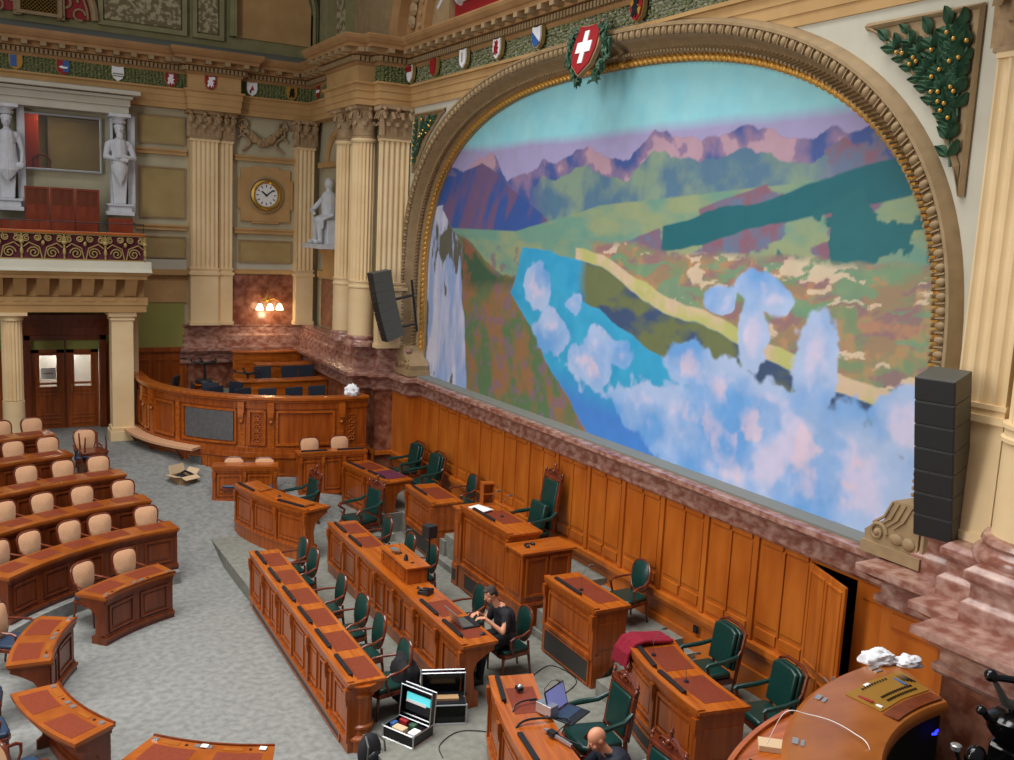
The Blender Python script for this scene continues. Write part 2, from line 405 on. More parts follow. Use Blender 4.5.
trim('trim_15', 'red', medal)
b = MB()
for k in range(26):
    a, c = PI*k/26, PI*(k+1)/26
b.tube([(2.0+1.32*math.cos(PI*k/26), 28.2, 11.9+1.42*math.sin(PI*k/26)) for k in range(27)], .1)
b.tube([(2.0+1.15*math.cos(PI*k/26), 28.2, 11.9+1.2*math.sin(PI*k/26)) for k in range(27)], .03)
for sx in (-1, 1):
    b.tube([(2.0+sx*(.62+.3*math.cos(t*.35)*(1-t/30)), 28.2, 12.2+.3*math.sin(t*.35)*(1-t/30)+.1) for t in range(22)], .035)
    b.tube([(2.0+sx*(.95+.14*math.cos(t*.4)), 28.2, 12.0+.14*math.sin(t*.4)) for t in range(14)], .03)
    b.box(2.0+sx*.5-.09, 2.0+sx*.5+.09, 28.12, 28.3, 11.8, 13)
struct(b.build('trim_16', 'framest'))
v = thing('ventilation_grille', 'brass lattice ventilation grille between red scroll panels above the cornice', 'grille', (2.0, 28.1, 11.9))
b = MB()
for k in range(-9, 12):
    b.tube([(max(-.42, -.42+(k*.09)), 0, max(0, -k*.09)), (min(.42, -.42+(k*.09)+1.0), 0, min(1.0, 1.0 - max(0, (k*.09)+1.0-.84) if k*.09+1.0 > .84 else 1.0))], .008, 4)
    b.tube([(.42-max(0, k*.09), .01, max(0, -k*.09)), (-.42, .01, max(.01, .84-k*.09 if k > 0 else .84-k*.09) if .84-k*.09 < 1 else 1.0)], .008, 4)
b.build('lattice', 'brass', v); MB().box(-.44, .44, .03, .1, 0, 1.02).build('backing', 'void', v)
MB().ring(-.52, .52, -.06, 1.1, .08, -.04, .1).build('grille_frame', 'framest', v)
# corner ribs and the great arch springing over the mural
b = MB()
for x, y, m_ in [(9.35, 27.9, 0), (9.35, 26.4, 0)]: b.box(x, x+.3, y-.5, y+.2, 11.5, 17)
struct(b.build('trim_17', 'olive'))
trim('trim_18', 'floral', lambda b: b.box(9.3, 9.36, 25.95, 26.5, 12, 17))
trim('trim_19', 'framest', lambda b: b.box(9.6, 9.8, 20, 29, 11.2, 17))
b = MB(); n = 40
def ga(r, k): t = PI*k/n; return (14.4+r*math.cos(t), 11.3+r*.5*math.sin(t))
for (r0, r1, x0, x1) in [(7.7, 8.2, 9.25, 9.8), (6.9, 7.75, 9.5, 9.8), (6.5, 6.95, 9.4, 9.8)]:
    P = []
    for k in range(n+1):
        (ya, za), (yb, zb) = ga(r0, k), ga(r1, k); P += [(x0, ya, za), (x0, yb, zb), (x1, yb, zb), (x1, ya, za)]
    i = b._a(P)
    for k in range(n):
        for q in range(4): b.f.append((i+4*k+q, i+4*k+(q+1) % 4, i+4*k+4+(q+1) % 4, i+4*k+4+q))
struct(b.build('trim_great_arch', 'cornice'))
b = MB()
for k in range(1, n):
    y, z = ga(7.3, k+.5); b.ball((9.45, y, z), (.1, .17, .17), 8, 5)
    y, z = ga(6.7, k); b.ball((9.38, y, z), (.05, .07, .07), 6, 4)
struct(b.build('trim_arch_rosettes', 'framest'))
b = MB(); b.box(9.75, 9.85, 7, 22, 11.3, 17); struct(b.build('wall_right_attic', 'red'))
b = MB(); b.tube([(9.7, 20.6-1.0*t/10, 11.9+math.sin(t/10*PI)*.25) for t in range(11)], .12); b.tube([(9.7, 19.6-2.6*t/20, 12.0+.12*t/20) for t in range(21)], .14)
struct(b.build('trim_banner', 'statue'))

# --- mural wall, X = 9.9 : wainscot, ledge, upper wall with recess
YC, HW, ZB, ZS, ZT, NN = 14.56, 7.23, 3.33, 5.5, 9.86, 2.6
def archpts(d, n=64):                                     # opening outline grown by d, from far bottom over the top to near bottom
    out = [(YC+HW+d, ZB)]
    for k in range(n+1):
        t = PI*k/n; c, s = math.cos(t), math.sin(t)
        out.append((YC+(HW+d)*math.copysign(abs(c)**(2/NN), c), ZS+(ZT-ZS+d)*abs(s)**(2/NN)))
    out.append((YC-HW-d, ZB)); return out
# upper wall with arched hole
b = MB(); o = archpts(.45); x = 9.75; n = len(o); Q = []
for y, z in o:
    if z <= ZS+.001: Q.append((22.45 if y > YC else 6.0, z))
    else:
        a = math.atan2((z-ZS)/1.0, y-YC); t = min(abs((22.45-YC)/math.cos(a)) if abs(math.cos(a)) > 1e-6 else 1e9, (11.3-ZS)/max(math.sin(a), 1e-6)) if y > YC else min(abs((6.0-YC)/math.cos(a)) if abs(math.cos(a)) > 1e-6 else 1e9, (11.3-ZS)/max(math.sin(a), 1e-6))
        Q.append((YC+t*math.cos(a), ZS+t*math.sin(a)))
b.strip([(x, y, z) for y, z in o], [(x, y, z) for y, z in Q]); b.strip([(x, y, z) for y, z in o], [(x+.5, y, z) for y, z in o])
i = b._a([(x, 22.45, 11.3), (x, 22.45, 9.0), (x, 6.0, 9), (x, 6.0, 11.3)])
struct(b.build('wall_right', 'pale'))
b = MB(); b.box(9.76, 10.3, 22.4, 28.2, 0, 11.4); b.box(10.3, 10.4, 5, 22.5, 2.8, 11.4); struct(b.build('wall_right_core', 'plaster'))
# wainscot
WP0 = [(9.9, 21.5), (9.9, 8.67)]
b = MB(); b.box(9.9, 10.0, 8.67, 21.5, .3, 3.0)
b.box(9.9, 10.0, 7.9, 8.67, 2.78, 3.0)
pys = [21.45-1.07*k for k in range(13)]
for k in range(12):
    y1, y0 = pys[k], pys[k+1]
    b.box(9.86, 9.9, y1-.05, y1+.05, 1.28, 2.9)
    for a_, c_ in ((y0+.1, (y0+y1)/2-.03), ((y0+y1)/2+.03, y1-.1)):
        b.box(9.875, 9.9, a_, c_, 1.34, 1.5); b.box(9.885, 9.9, a_, c_, 1.58, 2.72); b.box(9.87, 9.9, a_, c_, 2.76, 2.86)
    b.box(9.87, 9.9, (y0+y1)/2-.02, (y0+y1)/2+.02, 1.5, 2.76)
b.box(9.8, 9.9, 8.75, 21.5, 1.17, 1.27); b.box(9.84, 9.9, 8.75, 21.5, 1.1, 1.17); b.box(9.85, 9.9, 8.7, 21.5, .3, .85)
b.ring(0, .1, 0, .1, .01, 0, .1) if 0 else None
struct(b.build('wainscot_right', 'woodwall', bevel=.006))
# dark room behind the open door
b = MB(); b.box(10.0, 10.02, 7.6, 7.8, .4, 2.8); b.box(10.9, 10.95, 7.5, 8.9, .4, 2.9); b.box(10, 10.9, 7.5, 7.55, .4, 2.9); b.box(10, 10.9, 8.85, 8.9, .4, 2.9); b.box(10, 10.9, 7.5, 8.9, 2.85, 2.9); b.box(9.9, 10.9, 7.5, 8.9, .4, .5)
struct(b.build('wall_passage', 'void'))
d = thing('door_2', 'panelled wooden door in the wainscot standing half open', 'door', (9.88, 8.66, .52), math.radians(-110)); d['kind'] = 'structure'
del d['category']
# leaf along local +x, swung into the room
lf = MB(); lf.box(0, .95, -.03, .01, 0, 2.26)
for x0, x1, z0, z1 in [(.06, .45, .9, 2.18), (.5, .89, .9, 2.18), (.06, .45, .3, .8), (.5, .89, .3, .8), (.06, .45, .06, .26), (.5, .89, .06, .26)]:
    lf.ring(x0, x1, z0, z1, .03, -.045, .025)
lfo = lf.build('door_leaf', 'woodwall', d, bevel=.005)
hb = MB(); hb.box(.88, .93, -.055, -.03, .85, 1.05); hb.tube([(.905, -.05, .98), (.905, -.1, .98), (.78, -.1, .99)], .012); hb.build('door_handle', 'silver', lfo)

# marble ledge following the plan
LED = [(5.35, 27.9), (8.8, 27.9), (8.63, 22.77), (9.09, 22.77), (9.09, 22.45), (9.56, 22.43), (9.56, 21.44), (9.9, 21.44), (9.9, 7.14), (9.43, 7.14),
       (9.43, 6.1), (8.97, 6.07), (8.95, 5.62), (8.42, 5.6), (8.5, 1.5)]
b = MB(); sweep(b, LED, [(-.35, 2.84), (.05, 2.84), (.08, 2.88), (.08, 2.94), (.03, 2.97), (.03, 3.1), (.12, 3.14), (.2, 3.2), (.25, 3.22), (.25, 3.3), (-.6, 3.33)])
struct(b.build('trim_marble_ledge', 'marble'))
# marble bodies below the ledge
b = MB()
for seg in ([(4.9, 27.95), (8.8, 27.95), (8.63, 22.77), (9.09, 22.77), (9.09, 22.45), (9.56, 22.43)], [(9.0, 5.9), (8.95, 5.62), (8.42, 5.6), (8.5, 1.5)]):
    sweep(b, seg, [(0, -.1), (0, 2.9), (-.3, 2.9), (-.3, -.1)])
struct(b.build('pier_base_marble', 'marbledk'))
b = MB()
sweep(b, [(9.56, 22.43), (9.56, 21.44), (9.9, 21.44)], [(0, .3), (0, 2.9), (-.2, 2.9), (-.2, .3)])
sweep(b, [(9.09, 22.44), (9.56, 22.43), (9.56, 21.44), (9.9, 21.44)], [(0, 1.17), (.09, 1.17), (.09, 1.27), (0, 1.27)])
sweep(b, [(8.63, 22.78), (9.09, 22.78), (9.09, 22.45)], [(0, -.1), (.05, -.1), (.05, 1.2), (.1, 1.22), (.1, 1.3), (0, 1.3)])
sweep(b, [(9.9, 7.9), (9.9, 7.14), (9.43, 7.14), (9.43, 6.1), (9.0, 6.07)], [(0, .3), (0, 2.9), (-.2, 2.9), (-.2, .3)])
for y0, y1 in [(7.26, 7.8)]: b.box(9.88, 9.9, y0, y1, 2.6, 2.8)
b.box(9.39, 9.43, 6.2, 7.0, 2.62, 2.78)
b.box(9.4, 9.43, 6.25, 6.95, 1.3, 2.55)
struct(b.build('wainscot_piers', 'woodwall'))
# plinth courses above the ledge
b = MB()
PL = [(5.45, 27.95), (8.85, 27.95), (8.75, 22.95), (9.2, 22.95), (9.2, 22.6), (9.62, 22.55), (9.62, 21.75), (9.75, 21.75)]
sweep(b, PL, [(.02, 3.3), (.02, 3.62), (-.04, 3.68), (-.04, 3.86), (.0, 3.9), (.0, 3.96), (-.4, 3.96)])
struct(b.build('plinth_left_marble', 'marble'))
b = MB()
sweep(b, [(9.9, 7.0), (9.6, 6.95), (9.6, 6.35), (9.2, 6.3), (9.2, 5.75), (8.75, 5.7), (8.75, 1.5)], [(.02, 3.3), (.02, 3.5), (-.04, 3.56), (-.04, 3.7), (.02, 3.76), (.02, 3.84), (-.05, 3.9), (-.6, 3.9)])
struct(b.build('plinth_right_marble', 'marble', bevel=.01))
trim('trim_20', 'lead', lambda b: b.box(9.8, 10.25, 7.2, 21.8, 3.3, 3.34))
# niche wall between the back wall and the far pier
b = MB(); b.box(9.35, 9.6, 24.4, 28.1, 2.8, 11.2)
struct(b.build('wall_niche', 'plaster'))
trim('trim_21', 'marbledk', lambda b: b.box(9.3, 9.36, 24.9, 27.4, 3.98, 5.35))
trim('trim_22', 'stonebr', lambda b: (b.box(9.2, 9.36, 24.6, 27.5, 5.4, 5.6), b.box(9.1, 9.36, 25.3, 27.1, 6.1, 6.25), b.box(9.2, 9.36, 25.4, 27.0, 5.6, 6.1), b.box(9.2, 9.36, 24.6, 27.6, 8.55, 8.7)))
b = MB(); b.tube([(9.3, 26.1+.95*math.cos(PI*k/16), 8.7+.8*math.sin(PI*k/16)) for k in range(17)], .09); struct(b.build('trim_23', 'stonebr'))
# ============================================================ COLUMNS
def leaf(b, x, y, z, a, h, wd, out):
    """acanthus leaf standing at (x,y,z) facing outwards along angle a"""
    c, s = math.cos(a), math.sin(a); P = []
    for k in range(6):
        t = k/5; o = out*(t**2.2); zz = z+h*math.sin(t*PI*.62)/math.sin(PI*.62)*(1 if t < .8 else 1-.25*(t-.8)/.2); w_ = wd*(1-.55*t**2)
        for q in (-1, -.4, .4, 1):
            lat = w_*q; oo = o-(.25*wd if abs(q) == 1 else 0); P.append((x+c*oo-s*lat, y+s*oo+c*lat, zz))
    b.grid(P, 6, 4)
def volute(b, x, y, z, a, r, th=.02):
    c, s = math.cos(a), math.sin(a)
    pts = [(x+c*(r*(1-t/18)*math.cos(-PI*.7+t*.6)), y+s*(r*(1-t/18)*math.cos(-PI*.7+t*.6)), z+r*(1-t/18)*math.sin(-PI*.7+t*.6)) for t in range(15)]
    b.tube(pts, th, 5)
def capital(parent, sides, z0=9.1, z1=9.85, c=(0, 0), rnd_=None, rect=None):
    b = MB(); h = z1-z0
    if rnd_:
        r = rnd_; b.lathe([(0, z0), (r*1.08, z0), (r*1.08, z0+.05), (r*.95, z0+.07), (r*.98, z0+h*.6), (r*1.2, z1-.1), (0, z1-.1)], (c[0], c[1], 0), 20)
        for k in range(8):
            a = 2*PI*(k+.5)/8; leaf(b, c[0]+r*math.cos(a), c[1]+r*math.sin(a), z0+.07, a, h*.4, r*.38, r*.35)
            a = 2*PI*k/8; leaf(b, c[0]+r*math.cos(a), c[1]+r*math.sin(a), z0+.07, a, h*.68, r*.36, r*.4)
        for k in range(4):
            a = PI/4+PI/2*k; volute(b, c[0]+r*1.2*math.cos(a), c[1]+r*1.2*math.sin(a), z1-.2, a, r*.28, .03)
            a = PI/2*k; b.ball((c[0]+r*1.25*math.cos(a), c[1]+r*1.25*math.sin(a), z1-.08), .07, 8, 5)
        b.box(c[0]-r*1.3, c[0]+r*1.3, c[1]-r*1.3, c[1]+r*1.3, z1-.1, z1)
    else:
        x0, x1, y0, y1 = rect
        b.box(x0, x1, y0, y1, z0, z1-.1); b.box(x0-.04, x1+.04, y0-.04, y1+.04, z0, z0+.05); b.box(x0-.1, x1+.1, y0-.1, y1+.1, z1-.1, z1)
        for (ax, p0, p1, f, a) in sides:                 # axis, from, to, fixed coordinate, outward angle
            n = max(2, round((p1-p0)/.24))
            for k in range(n):
                u = p0+(p1-p0)*(k+.5)/n; x, y = (u, f) if ax == 0 else (f, u); leaf(b, x, y, z0+.06, a, h*.38, (p1-p0)/n*.48, .12)
            for k in range(n+1):
                u = p0+(p1-p0)*k/n; x, y = (u, f) if ax == 0 else (f, u); leaf(b, x, y, z0+.06, a, h*.66, (p1-p0)/n*.42, .15)
            for u in (p0, p1, (p0+p1)/2):
                x, y = (u, f) if ax == 0 else (f, u); volute(b, x+.06*math.cos(a), y+.06*math.sin(a), z1-.2, a+PI/2, .09, .03); b.ball((x+.1*math.cos(a), y+.1*math.sin(a), z1-.1), .06, 8, 5)
    return b.build('capital', 'capstone', parent, smooth=True)
def flute_line(p0, p1, n, dep, inv):                      # fluted edge between two plan points, dep towards inside direction inv
    out = []; m = 6
    for k in range(n):
        for q in range(m):
            t = (k+ (.12+.76*q/(m-1)))/n; d = dep*math.sin(PI*q/(m-1))
            out.append((p0[0]+(p1[0]-p0[0])*t+inv[0]*d, p0[1]+(p1[1]-p0[1])*t+inv[1]*d))
    return out
def fluted_round(b, c, r, z0, z1, n=20):
    poly = []
    for k in range(n):
        for q in range(5):
            a = 2*PI*(k+.1+.8*q/4)/n; rr = r-.035*math.sin(PI*q/4); poly.append((c[0]+rr*math.cos(a), c[1]+rr*math.sin(a)))
    b.prism(poly, z0, z1, 2)
def round_column(c, r, z0, zf, zc, label, group=None, mt='stone', basem='marble', zb=None):
    t = thing('column', label, 'column', (0, 0, 0), 0, group)
    b = MB(); fluted_round(b, c, r*.94, zf, zc); b.lathe([(r, z0+.1), (r, zf-.18), (r*1.06, zf-.16), (r*1.06, zf-.12), (r, zf-.1), (r, zf-.03), (r*1.05, zf-.02), (r*1.05, zf+.02), (0, zf+.02)], (c[0], c[1], 0), 32)
    b.lathe([(r*1.0, zc), (r*1.05, zc-.02), (r*1.05, zc-.06), (r*.96, zc-.1)], (c[0], c[1], 0), 28)
    b.build('shaft', mt, t, smooth=True)
    b = MB(); zz = z0; b.lathe([(0, zz), (r*1.32, zz), (r*1.36, zz+.05), (r*1.32, zz+.1), (r*1.2, zz+.12), (r*1.14, zz+.17), (r*1.2, zz+.21), (r*1.16, zz+.26), (r*1.02, zz+.28), (0, zz+.28)], (c[0], c[1], 0), 32); b.build('base', basem, t, smooth=True)
    capital(t, None, zc, 9.86, c, r*.93); return t
round_column((8.86, 23.0), .32, 3.94, 5.58, 9.08, 'round fluted sandstone column at the near corner of the far pier, beside the slanted loudspeaker', 'columns of the far pier')
round_column((8.86, 24.15), .32, 3.94, 5.58, 9.08, 'round fluted sandstone column just behind the front one, next to the niche statue', 'columns of the far pier')
round_column((9.5, 5.42), .46, 3.88, 5.3, 9.08, 'thick round sandstone column cut by the right edge of the photo')
def pilaster(rect, sides, label, z0, zf, zc, nfl, name='pilaster', capi=True, group=None):
    x0, x1, y0, y1 = rect; t = thing(name, label, 'pilaster', (0, 0, 0), 0, group)
    poly = []; corners = [(x0, y1), (x0, y0), (x1, y0), (x1, y1)]      # -X face, -Y face, +X face
    segs = [('-X', (x0, y1), (x0, y0), (1, 0)), ('-Y', (x0, y0), (x1, y0), (0, 1)), ('+X', (x1, y0), (x1, y1), (-1, 0))]
    for nm, p, q, inv in segs:
        poly.append(p)
        L = math.hypot(p[0]-q[0], p[1]-q[1])
        if nm in sides: poly += flute_line(p, q, max(2, round(L/.13)), .03, inv)
    poly.append((x1, y1))
    b = MB(); b.prism(poly, zf, zc, 2); b.box(x0-.01, x1+.01, y0-.01, y1, z0, zf-.04); b.box(x0-.05, x1+.05, y0-.05, y1, zf-.2, zf-.12); b.box(x0-.03, x1+.03, y0-.03, y1, zf-.05, zf); b.box(x0-.03, x1+.03, y0-.03, y1, zc-.06, zc)
    b.box(x0-.04, x1+.04, y0-.04, y1, z0, z0+.1)
    b.build('shaft', 'stone', t)
    if capi:
        ss = []
        if '-X' in sides or 'cx' in sides: ss.append((1, y0, y1, x0, PI))
        if '-Y' in sides or 'cy' in sides: ss.append((0, x0, x1, y0, -PI/2))
        if '+X' in sides: ss.append((1, y0, y1, x1, 0))
        capital(t, ss, zc, 9.86, rect=rect)
    return t
pilaster((5.62, 6.36, 27.66, 28.0), ['-Y'], 'wide fluted pilaster left of the clock bay', 3.96, 5.58, 9.1, 6)
pilaster((6.4, 6.78, 27.76, 28.0), ['-Y'], 'narrow fluted pilaster strip against the right side of the wide one, left of the clock', 3.96, 5.58, 9.1, 3)
pilaster((8.62, 9.12, 27.66, 28.0), ['-Y', 'cx'], 'narrow fluted pilaster right of the clock in the room corner', 3.96, 5.58, 9.1, 6)
pilaster((9.0, 9.7, 22.15, 22.4), ['-X', '-Y'], 'flat fluted pilaster between the far round columns and the mural frame', 3.96, 5.6, 9.08, 5)
pilaster((9.5, 9.75, 5.98, 6.56), ['-X', 'cx'], 'tall fluted pilaster right of the laurel spandrel, behind the black speaker array', 3.9, 5.42, 9.08, 7)

# ============================================================ MURAL, FRAME, SPANDRELS
def vnoise(x, y, seed):
    g = np.random.RandomState(seed).rand(64, 64); xi = np.floor(x).astype(int); yi = np.floor(y).astype(int); fx = x-xi; fy = y-yi
    fx = fx*fx*(3-2*fx); fy = fy*fy*(3-2*fy)
    a = g[xi % 64, yi % 64]; b_ = g[(xi+1) % 64, yi % 64]; c = g[xi % 64, (yi+1) % 64]; d_ = g[(xi+1) % 64, (yi+1) % 64]
    return (a*(1-fx)+b_*fx)*(1-fy)+(c*(1-fx)+d_*fx)*fy
def fbm(x, y, seed, o=5):
    s = 0; a = .5
    for k in range(o): s = s+a*vnoise(x*2**k+17*k, y*2**k+5*k, seed+k); a *= .5
    return s/.97
def mural():
    nu, nv = 760, 340
    u, v = np.meshgrid(np.linspace(0, 1, nu), np.linspace(0, 1, nv), indexing='ij'); X = u*2.25; Y = v
    w1 = fbm(X*4, Y*4, 11)-.5; w2 = fbm(X*4, Y*4, 31)-.5; f = fbm(X*14, Y*14, 51); f2 = fbm(X*34, Y*34, 71, 4)
    uu = u+.02*w1*2; vv = v+.03*w2*2
    C = np.zeros((nu, nv, 3))
    def L(c): return np.array(lin(c))
    def put(mask, c, c2=None, t=None):
        m = np.clip(mask, 0, 1)[..., None]
        col = L(c) if c2 is None else L(c)*(1-t[..., None])+L(c2)*t[..., None]
        C[:] = C*(1-m)+col*m
    def st(x, wd=.004): return np.clip(x/wd+.5, 0, 1)
    def mix(a, lo, hi): return np.clip((a-lo)/(hi-lo), 0, 1)
    put(np.ones_like(u), (138, 216, 236), (168, 224, 230), np.clip(f*.8+.3*(1-v), 0, 1))
    put(st(.83+.02*w1-v, .03), (168, 160, 204))
    # far ridge, generic
    xs = np.array([0, .05, .12, .2, .27, .33, .42, .47, .55, .61, .68, .74, .82, .88, .95, 1]); zs = np.array([.74, .8, .75, .81, .73, .745, .79, .80, .755, .82, .79, .81, .785, .79, .83, .85])
    ridge = np.interp(uu, xs, zs)+.025*(fbm(X*16, X*0, 5)-.5)*2
    slope = fbm(X*9+Y*5, Y*7-X*3, 91)
    put(st(ridge-v), (70, 92, 156), (146, 122, 158), mix(slope, .42, .58))
    put(st(ridge-v)*mix(slope, .6, .63), (186, 152, 170))
    put(st(ridge-.05-v)*st(uu-.36, .05)*st(.86-uu, .05), (86, 122, 150), (132, 156, 138), mix(f, .35, .65))
    # near blue shoulder on the left
    put(st(np.interp(uu, [0, .1, .18, .3, .42, .5], [.76, .74, .78, .68, .56, .5])-v)*st(.45-uu), (54, 88, 160), (112, 88, 128), mix(fbm(X*11-Y*6, Y*4, 13), .45, .6))
    # middle ground meadows
    put(st(np.interp(uu, [0, .3, .5, .7, .9, 1], [.56, .56, .64, .67, .7, .76])-v), (112, 156, 140), (150, 164, 126), mix(fbm(X*8, Y*22, 55), .35, .65))
    put(st(np.interp(uu, [.5, .66, .8, .9, 1], [.5, .62, .7, .8, .84])-v)*st(uu-.5)*mix(fbm(X*8, Y*10, 23), .47, .5), (140, 100, 118), (104, 120, 150), mix(f2, .3, .7))
    put(st(.012+.05*w2-np.abs(v-(.60+.42*(uu-.72)))+.018)*st(uu-.62), (30, 104, 116))
    put(st(np.interp(uu, [.8, .9, 1], [.6, .68, .78])-v)*st(uu-.8)*mix(fbm(X*12, Y*12, 27), .5, .53), (36, 108, 116))
    hill = np.clip((.55+.1*w1-v)/.02, 0, 1)*np.clip((uu-.42+.35*w2)/.05, 0, 1)
    hx = X+.1*w1+.06*(f2-.5); hy = Y+.05*(f-.5)-.12*X; put(hill, (122, 150, 112), (160, 134, 106), mix(fbm(hx*9, hy*26, 37), .38, .62)); put(hill*mix(fbm(hx*12, hy*34, 43), .52, .62)*.8, (150, 112, 122)); put(hill*mix(f2, .54, .66)*.55, (196, 144, 98)); put(hill*mix(fbm(hx*9, hy*40, 48), .56, .64)*.8, (112, 158, 124)); put(hill*mix(fbm(hx*15, hy*40, 44), .64, .68)*.8, (226, 202, 176))
    # lake
    top = np.interp(uu, [.28, .4, .51, .6, .7, .8, 1], [.5, .485, .465, .405, .36, .305, .255]); left = np.interp(vv, [0, .2, .35, .5], [.52, .38, .29, .32])
    lake = st(top-vv)*st(uu-left)
    put(st(top+.035-vv)*st(uu-left)*st(uu-.45), (214, 190, 160), (190, 190, 120), mix(f, .4, .6))
    put(lake, (40, 152, 206), (66, 178, 220), np.clip(f*1.2-.1, 0, 1))
    put(lake*st(vv-top+.11+.03*w1)*st(uu-.47, .02), (62, 84, 120), (110, 120, 80), mix(fbm(X*9, Y*18, 61), .4, .6))
    put(lake*np.clip((.16-vv+.1*w1)/.08, 0, 1), (70, 134, 216))
    # slope on the left of the lake, autumn woods, pale rock face
    put(st(left-uu)*st(.47+.07*np.sin(uu*17)+.08*w1-vv), (92, 122, 84), (152, 112, 76), mix(fbm(X*18+Y*6, Y*14-X*8, 73), .36, .66)); put(st(left-uu)*st(.5-vv)*mix(f2, .55, .62)*.7, (132, 104, 124)); put(st(left-uu)*np.clip((.49+.07*np.sin(uu*17)+.06*w2-vv)/.02, 0, 1)*np.clip((vv-.36+.1*w1)/.05, 0, 1)*np.clip((uu-.12)/.02, 0, 1), (62, 94, 70), (140, 92, 70), mix(f, .45, .6))
    rk = st(np.interp(vv, [0, .25, .5, .62], [.17, .15, .13, .06])-uu)*st(.64-vv)
    put(rk, (150, 172, 218), (206, 206, 226), mix(fbm(X*22, Y*4, 83), .35, .6)); put(rk*mix(fbm(X*20, Y*6, 87), .62, .66), (96, 96, 84))
    # clouds over the water
    def puff(cx, cy, rx, ry): return 1-np.sqrt(((u-cx)/rx)**2+((v-cy)/ry)**2)
    cl = np.full_like(u, -9.)
    for p in [(.36, .39, .045, .11), (.41, .27, .07, .09), (.5, .2, .09, .1), (.6, .13, .1, .12), (.7, .13, .12, .15), (.82, .11, .15, .16), (.93, .12, .12, .17), (.68, .25, .05, .08), (.74, .22, .07, .1), (.45, .36, .03, .05), (.865, .33, .035, .2), (.78, .36, .03, .11), (.8, .45, .045, .06), (.73, .42, .03, .04), (.56, .24, .04, .06), (.97, .22, .06, .1)]:
        cl = np.maximum(cl, puff(*p))
    cl = cl-.07+(fbm(X*6, Y*6, 95)-.5)*1.5+(f2-.5)*.3
    sh = fbm(X*6, Y*6, 99)
    put(np.clip(cl/.10, 0, 1)*.95, (110, 168, 232), (178, 200, 240), mix(sh, .35, .6)); put(np.clip((cl-.3)/.25, 0, 1)*mix(sh, .5, .58)*.85, (212, 206, 236)); put(np.clip((cl-.35)/.3, 0, 1)*mix(f, .56, .66)*.6, (236, 206, 220))
    C *= (.93+.14*f2)[..., None]
    me = bpy.data.meshes.new('canvas'); ys = 21.9-u*14.7; zz = ZB-.03+v*6.62
    # keep only what fits behind the arch, as a curved-top sheet
    V = np.stack([np.full_like(u, 10.15), ys, zz], -1).reshape(-1, 3)
    idx = np.arange(nu*nv).reshape(nu, nv); F = np.stack([idx[:-1, :-1], idx[:-1, 1:], idx[1:, 1:], idx[1:, :-1]], -1).reshape(-1, 4)
    cc = V[F].mean(1); dy = np.abs(cc[:, 1]-YC)/(HW+.12); dz = np.clip(cc[:, 2]-ZS, 0, None)/(ZT-ZS+.12); keep = (dy**NN+dz**NN) < 1
    F = F[keep]
    me.vertices.add(len(V)); me.vertices.foreach_set('co', V.ravel()); me.loops.add(len(F)*4); me.loops.foreach_set('vertex_index', F.ravel())
    me.polygons.add(len(F)); me.polygons.foreach_set('loop_start', np.arange(len(F))*4); me.update(); me.validate()
    at = me.color_attributes.new('paint', 'FLOAT_COLOR', 'POINT'); at.data.foreach_set('color', np.concatenate([C.reshape(-1, 3), np.ones((nu*nv, 1))], 1).ravel())
    m = bpy.data.materials.new('mural_paint'); m.use_nodes = True; nt = m.node_tree; a = nt.nodes.new('ShaderNodeAttribute'); a.attribute_name = 'paint'
    nt.links.new(a.outputs['Color'], nt.nodes['Principled BSDF'].inputs['Base Color']); nt.nodes['Principled BSDF'].inputs['Roughness'].default_value = .6
    me.materials.append(m); o = bpy.data.objects.new('canvas', me); COL.objects.link(o); return o
mu = thing('landscape_mural', 'huge arched wall painting of a blue lake, clouds and mountains in a carved frame', 'painting', (9.9, YC, ZB))
cv = mural(); cv.parent = mu; cv.location = (-9.9, -YC, -ZB)
MT = Matrix.Translation((-9.9, -YC, -ZB))
def framesweep(prof, zlow=ZB):                            # prof: list of (outward d, x)
    b = MB(T=MT); rows = [[(x, y, max(z, zlow)) for y, z in archpts(d, 72)] for d, x in prof]; n = len(rows[0])
    i = b._a([p for r in rows for p in r])
    for a in range(len(rows)-1):
        for k in range(n-1): q = i+a*n+k; b.f.append((q, q+1, q+n+1, q+n))
    return b
framesweep([(.0, 10.16), (.0, 10.1), (.08, 10.07), (.14, 10.02), (.21, 9.96), (.27, 9.87), (.31, 9.76), (.33, 9.7), (.35, 9.66), (.46, 9.64), (.47, 9.6), (.51, 9.6), (.55, 9.66), (.58, 9.7), (.6, 9.76)]).build('frame', 'framest', mu, smooth=True)
def frame_run(d, x, step, z0):
    P = archpts(d, 400); out = []; acc = 0
    for a, c in zip(P[:-1], P[1:]):
        L = math.hypot(c[0]-a[0], c[1]-a[1]); t = 0
        while acc+L-t >= step:
            t += step-acc; acc = 0; y = a[0]+(c[0]-a[0])*t/L; z = a[1]+(c[1]-a[1])*t/L
            if z > z0: out.append((x, y, z, math.atan2(c[1]-a[1], c[0]-a[0])))
        acc += L-t
    return out
b = MB()
for x, y, z, a in frame_run(.05, 10.05, .13, ZB+.55):      # gold rope
    b.T = MT @ Matrix.Translation((x, y, z)) @ Matrix.Rotation(a, 4, 'X') @ Matrix.Rotation(.55, 4, 'X'); b.ball((-.02, 0, -.01), (.055, .1, .05), 7, 4)
b.T = MT; b.tube([(10.07, y, z) for y, z in archpts(.05, 72)], .03); b.build('gold_rope', 'gold', mu, smooth=True)
b = MB()
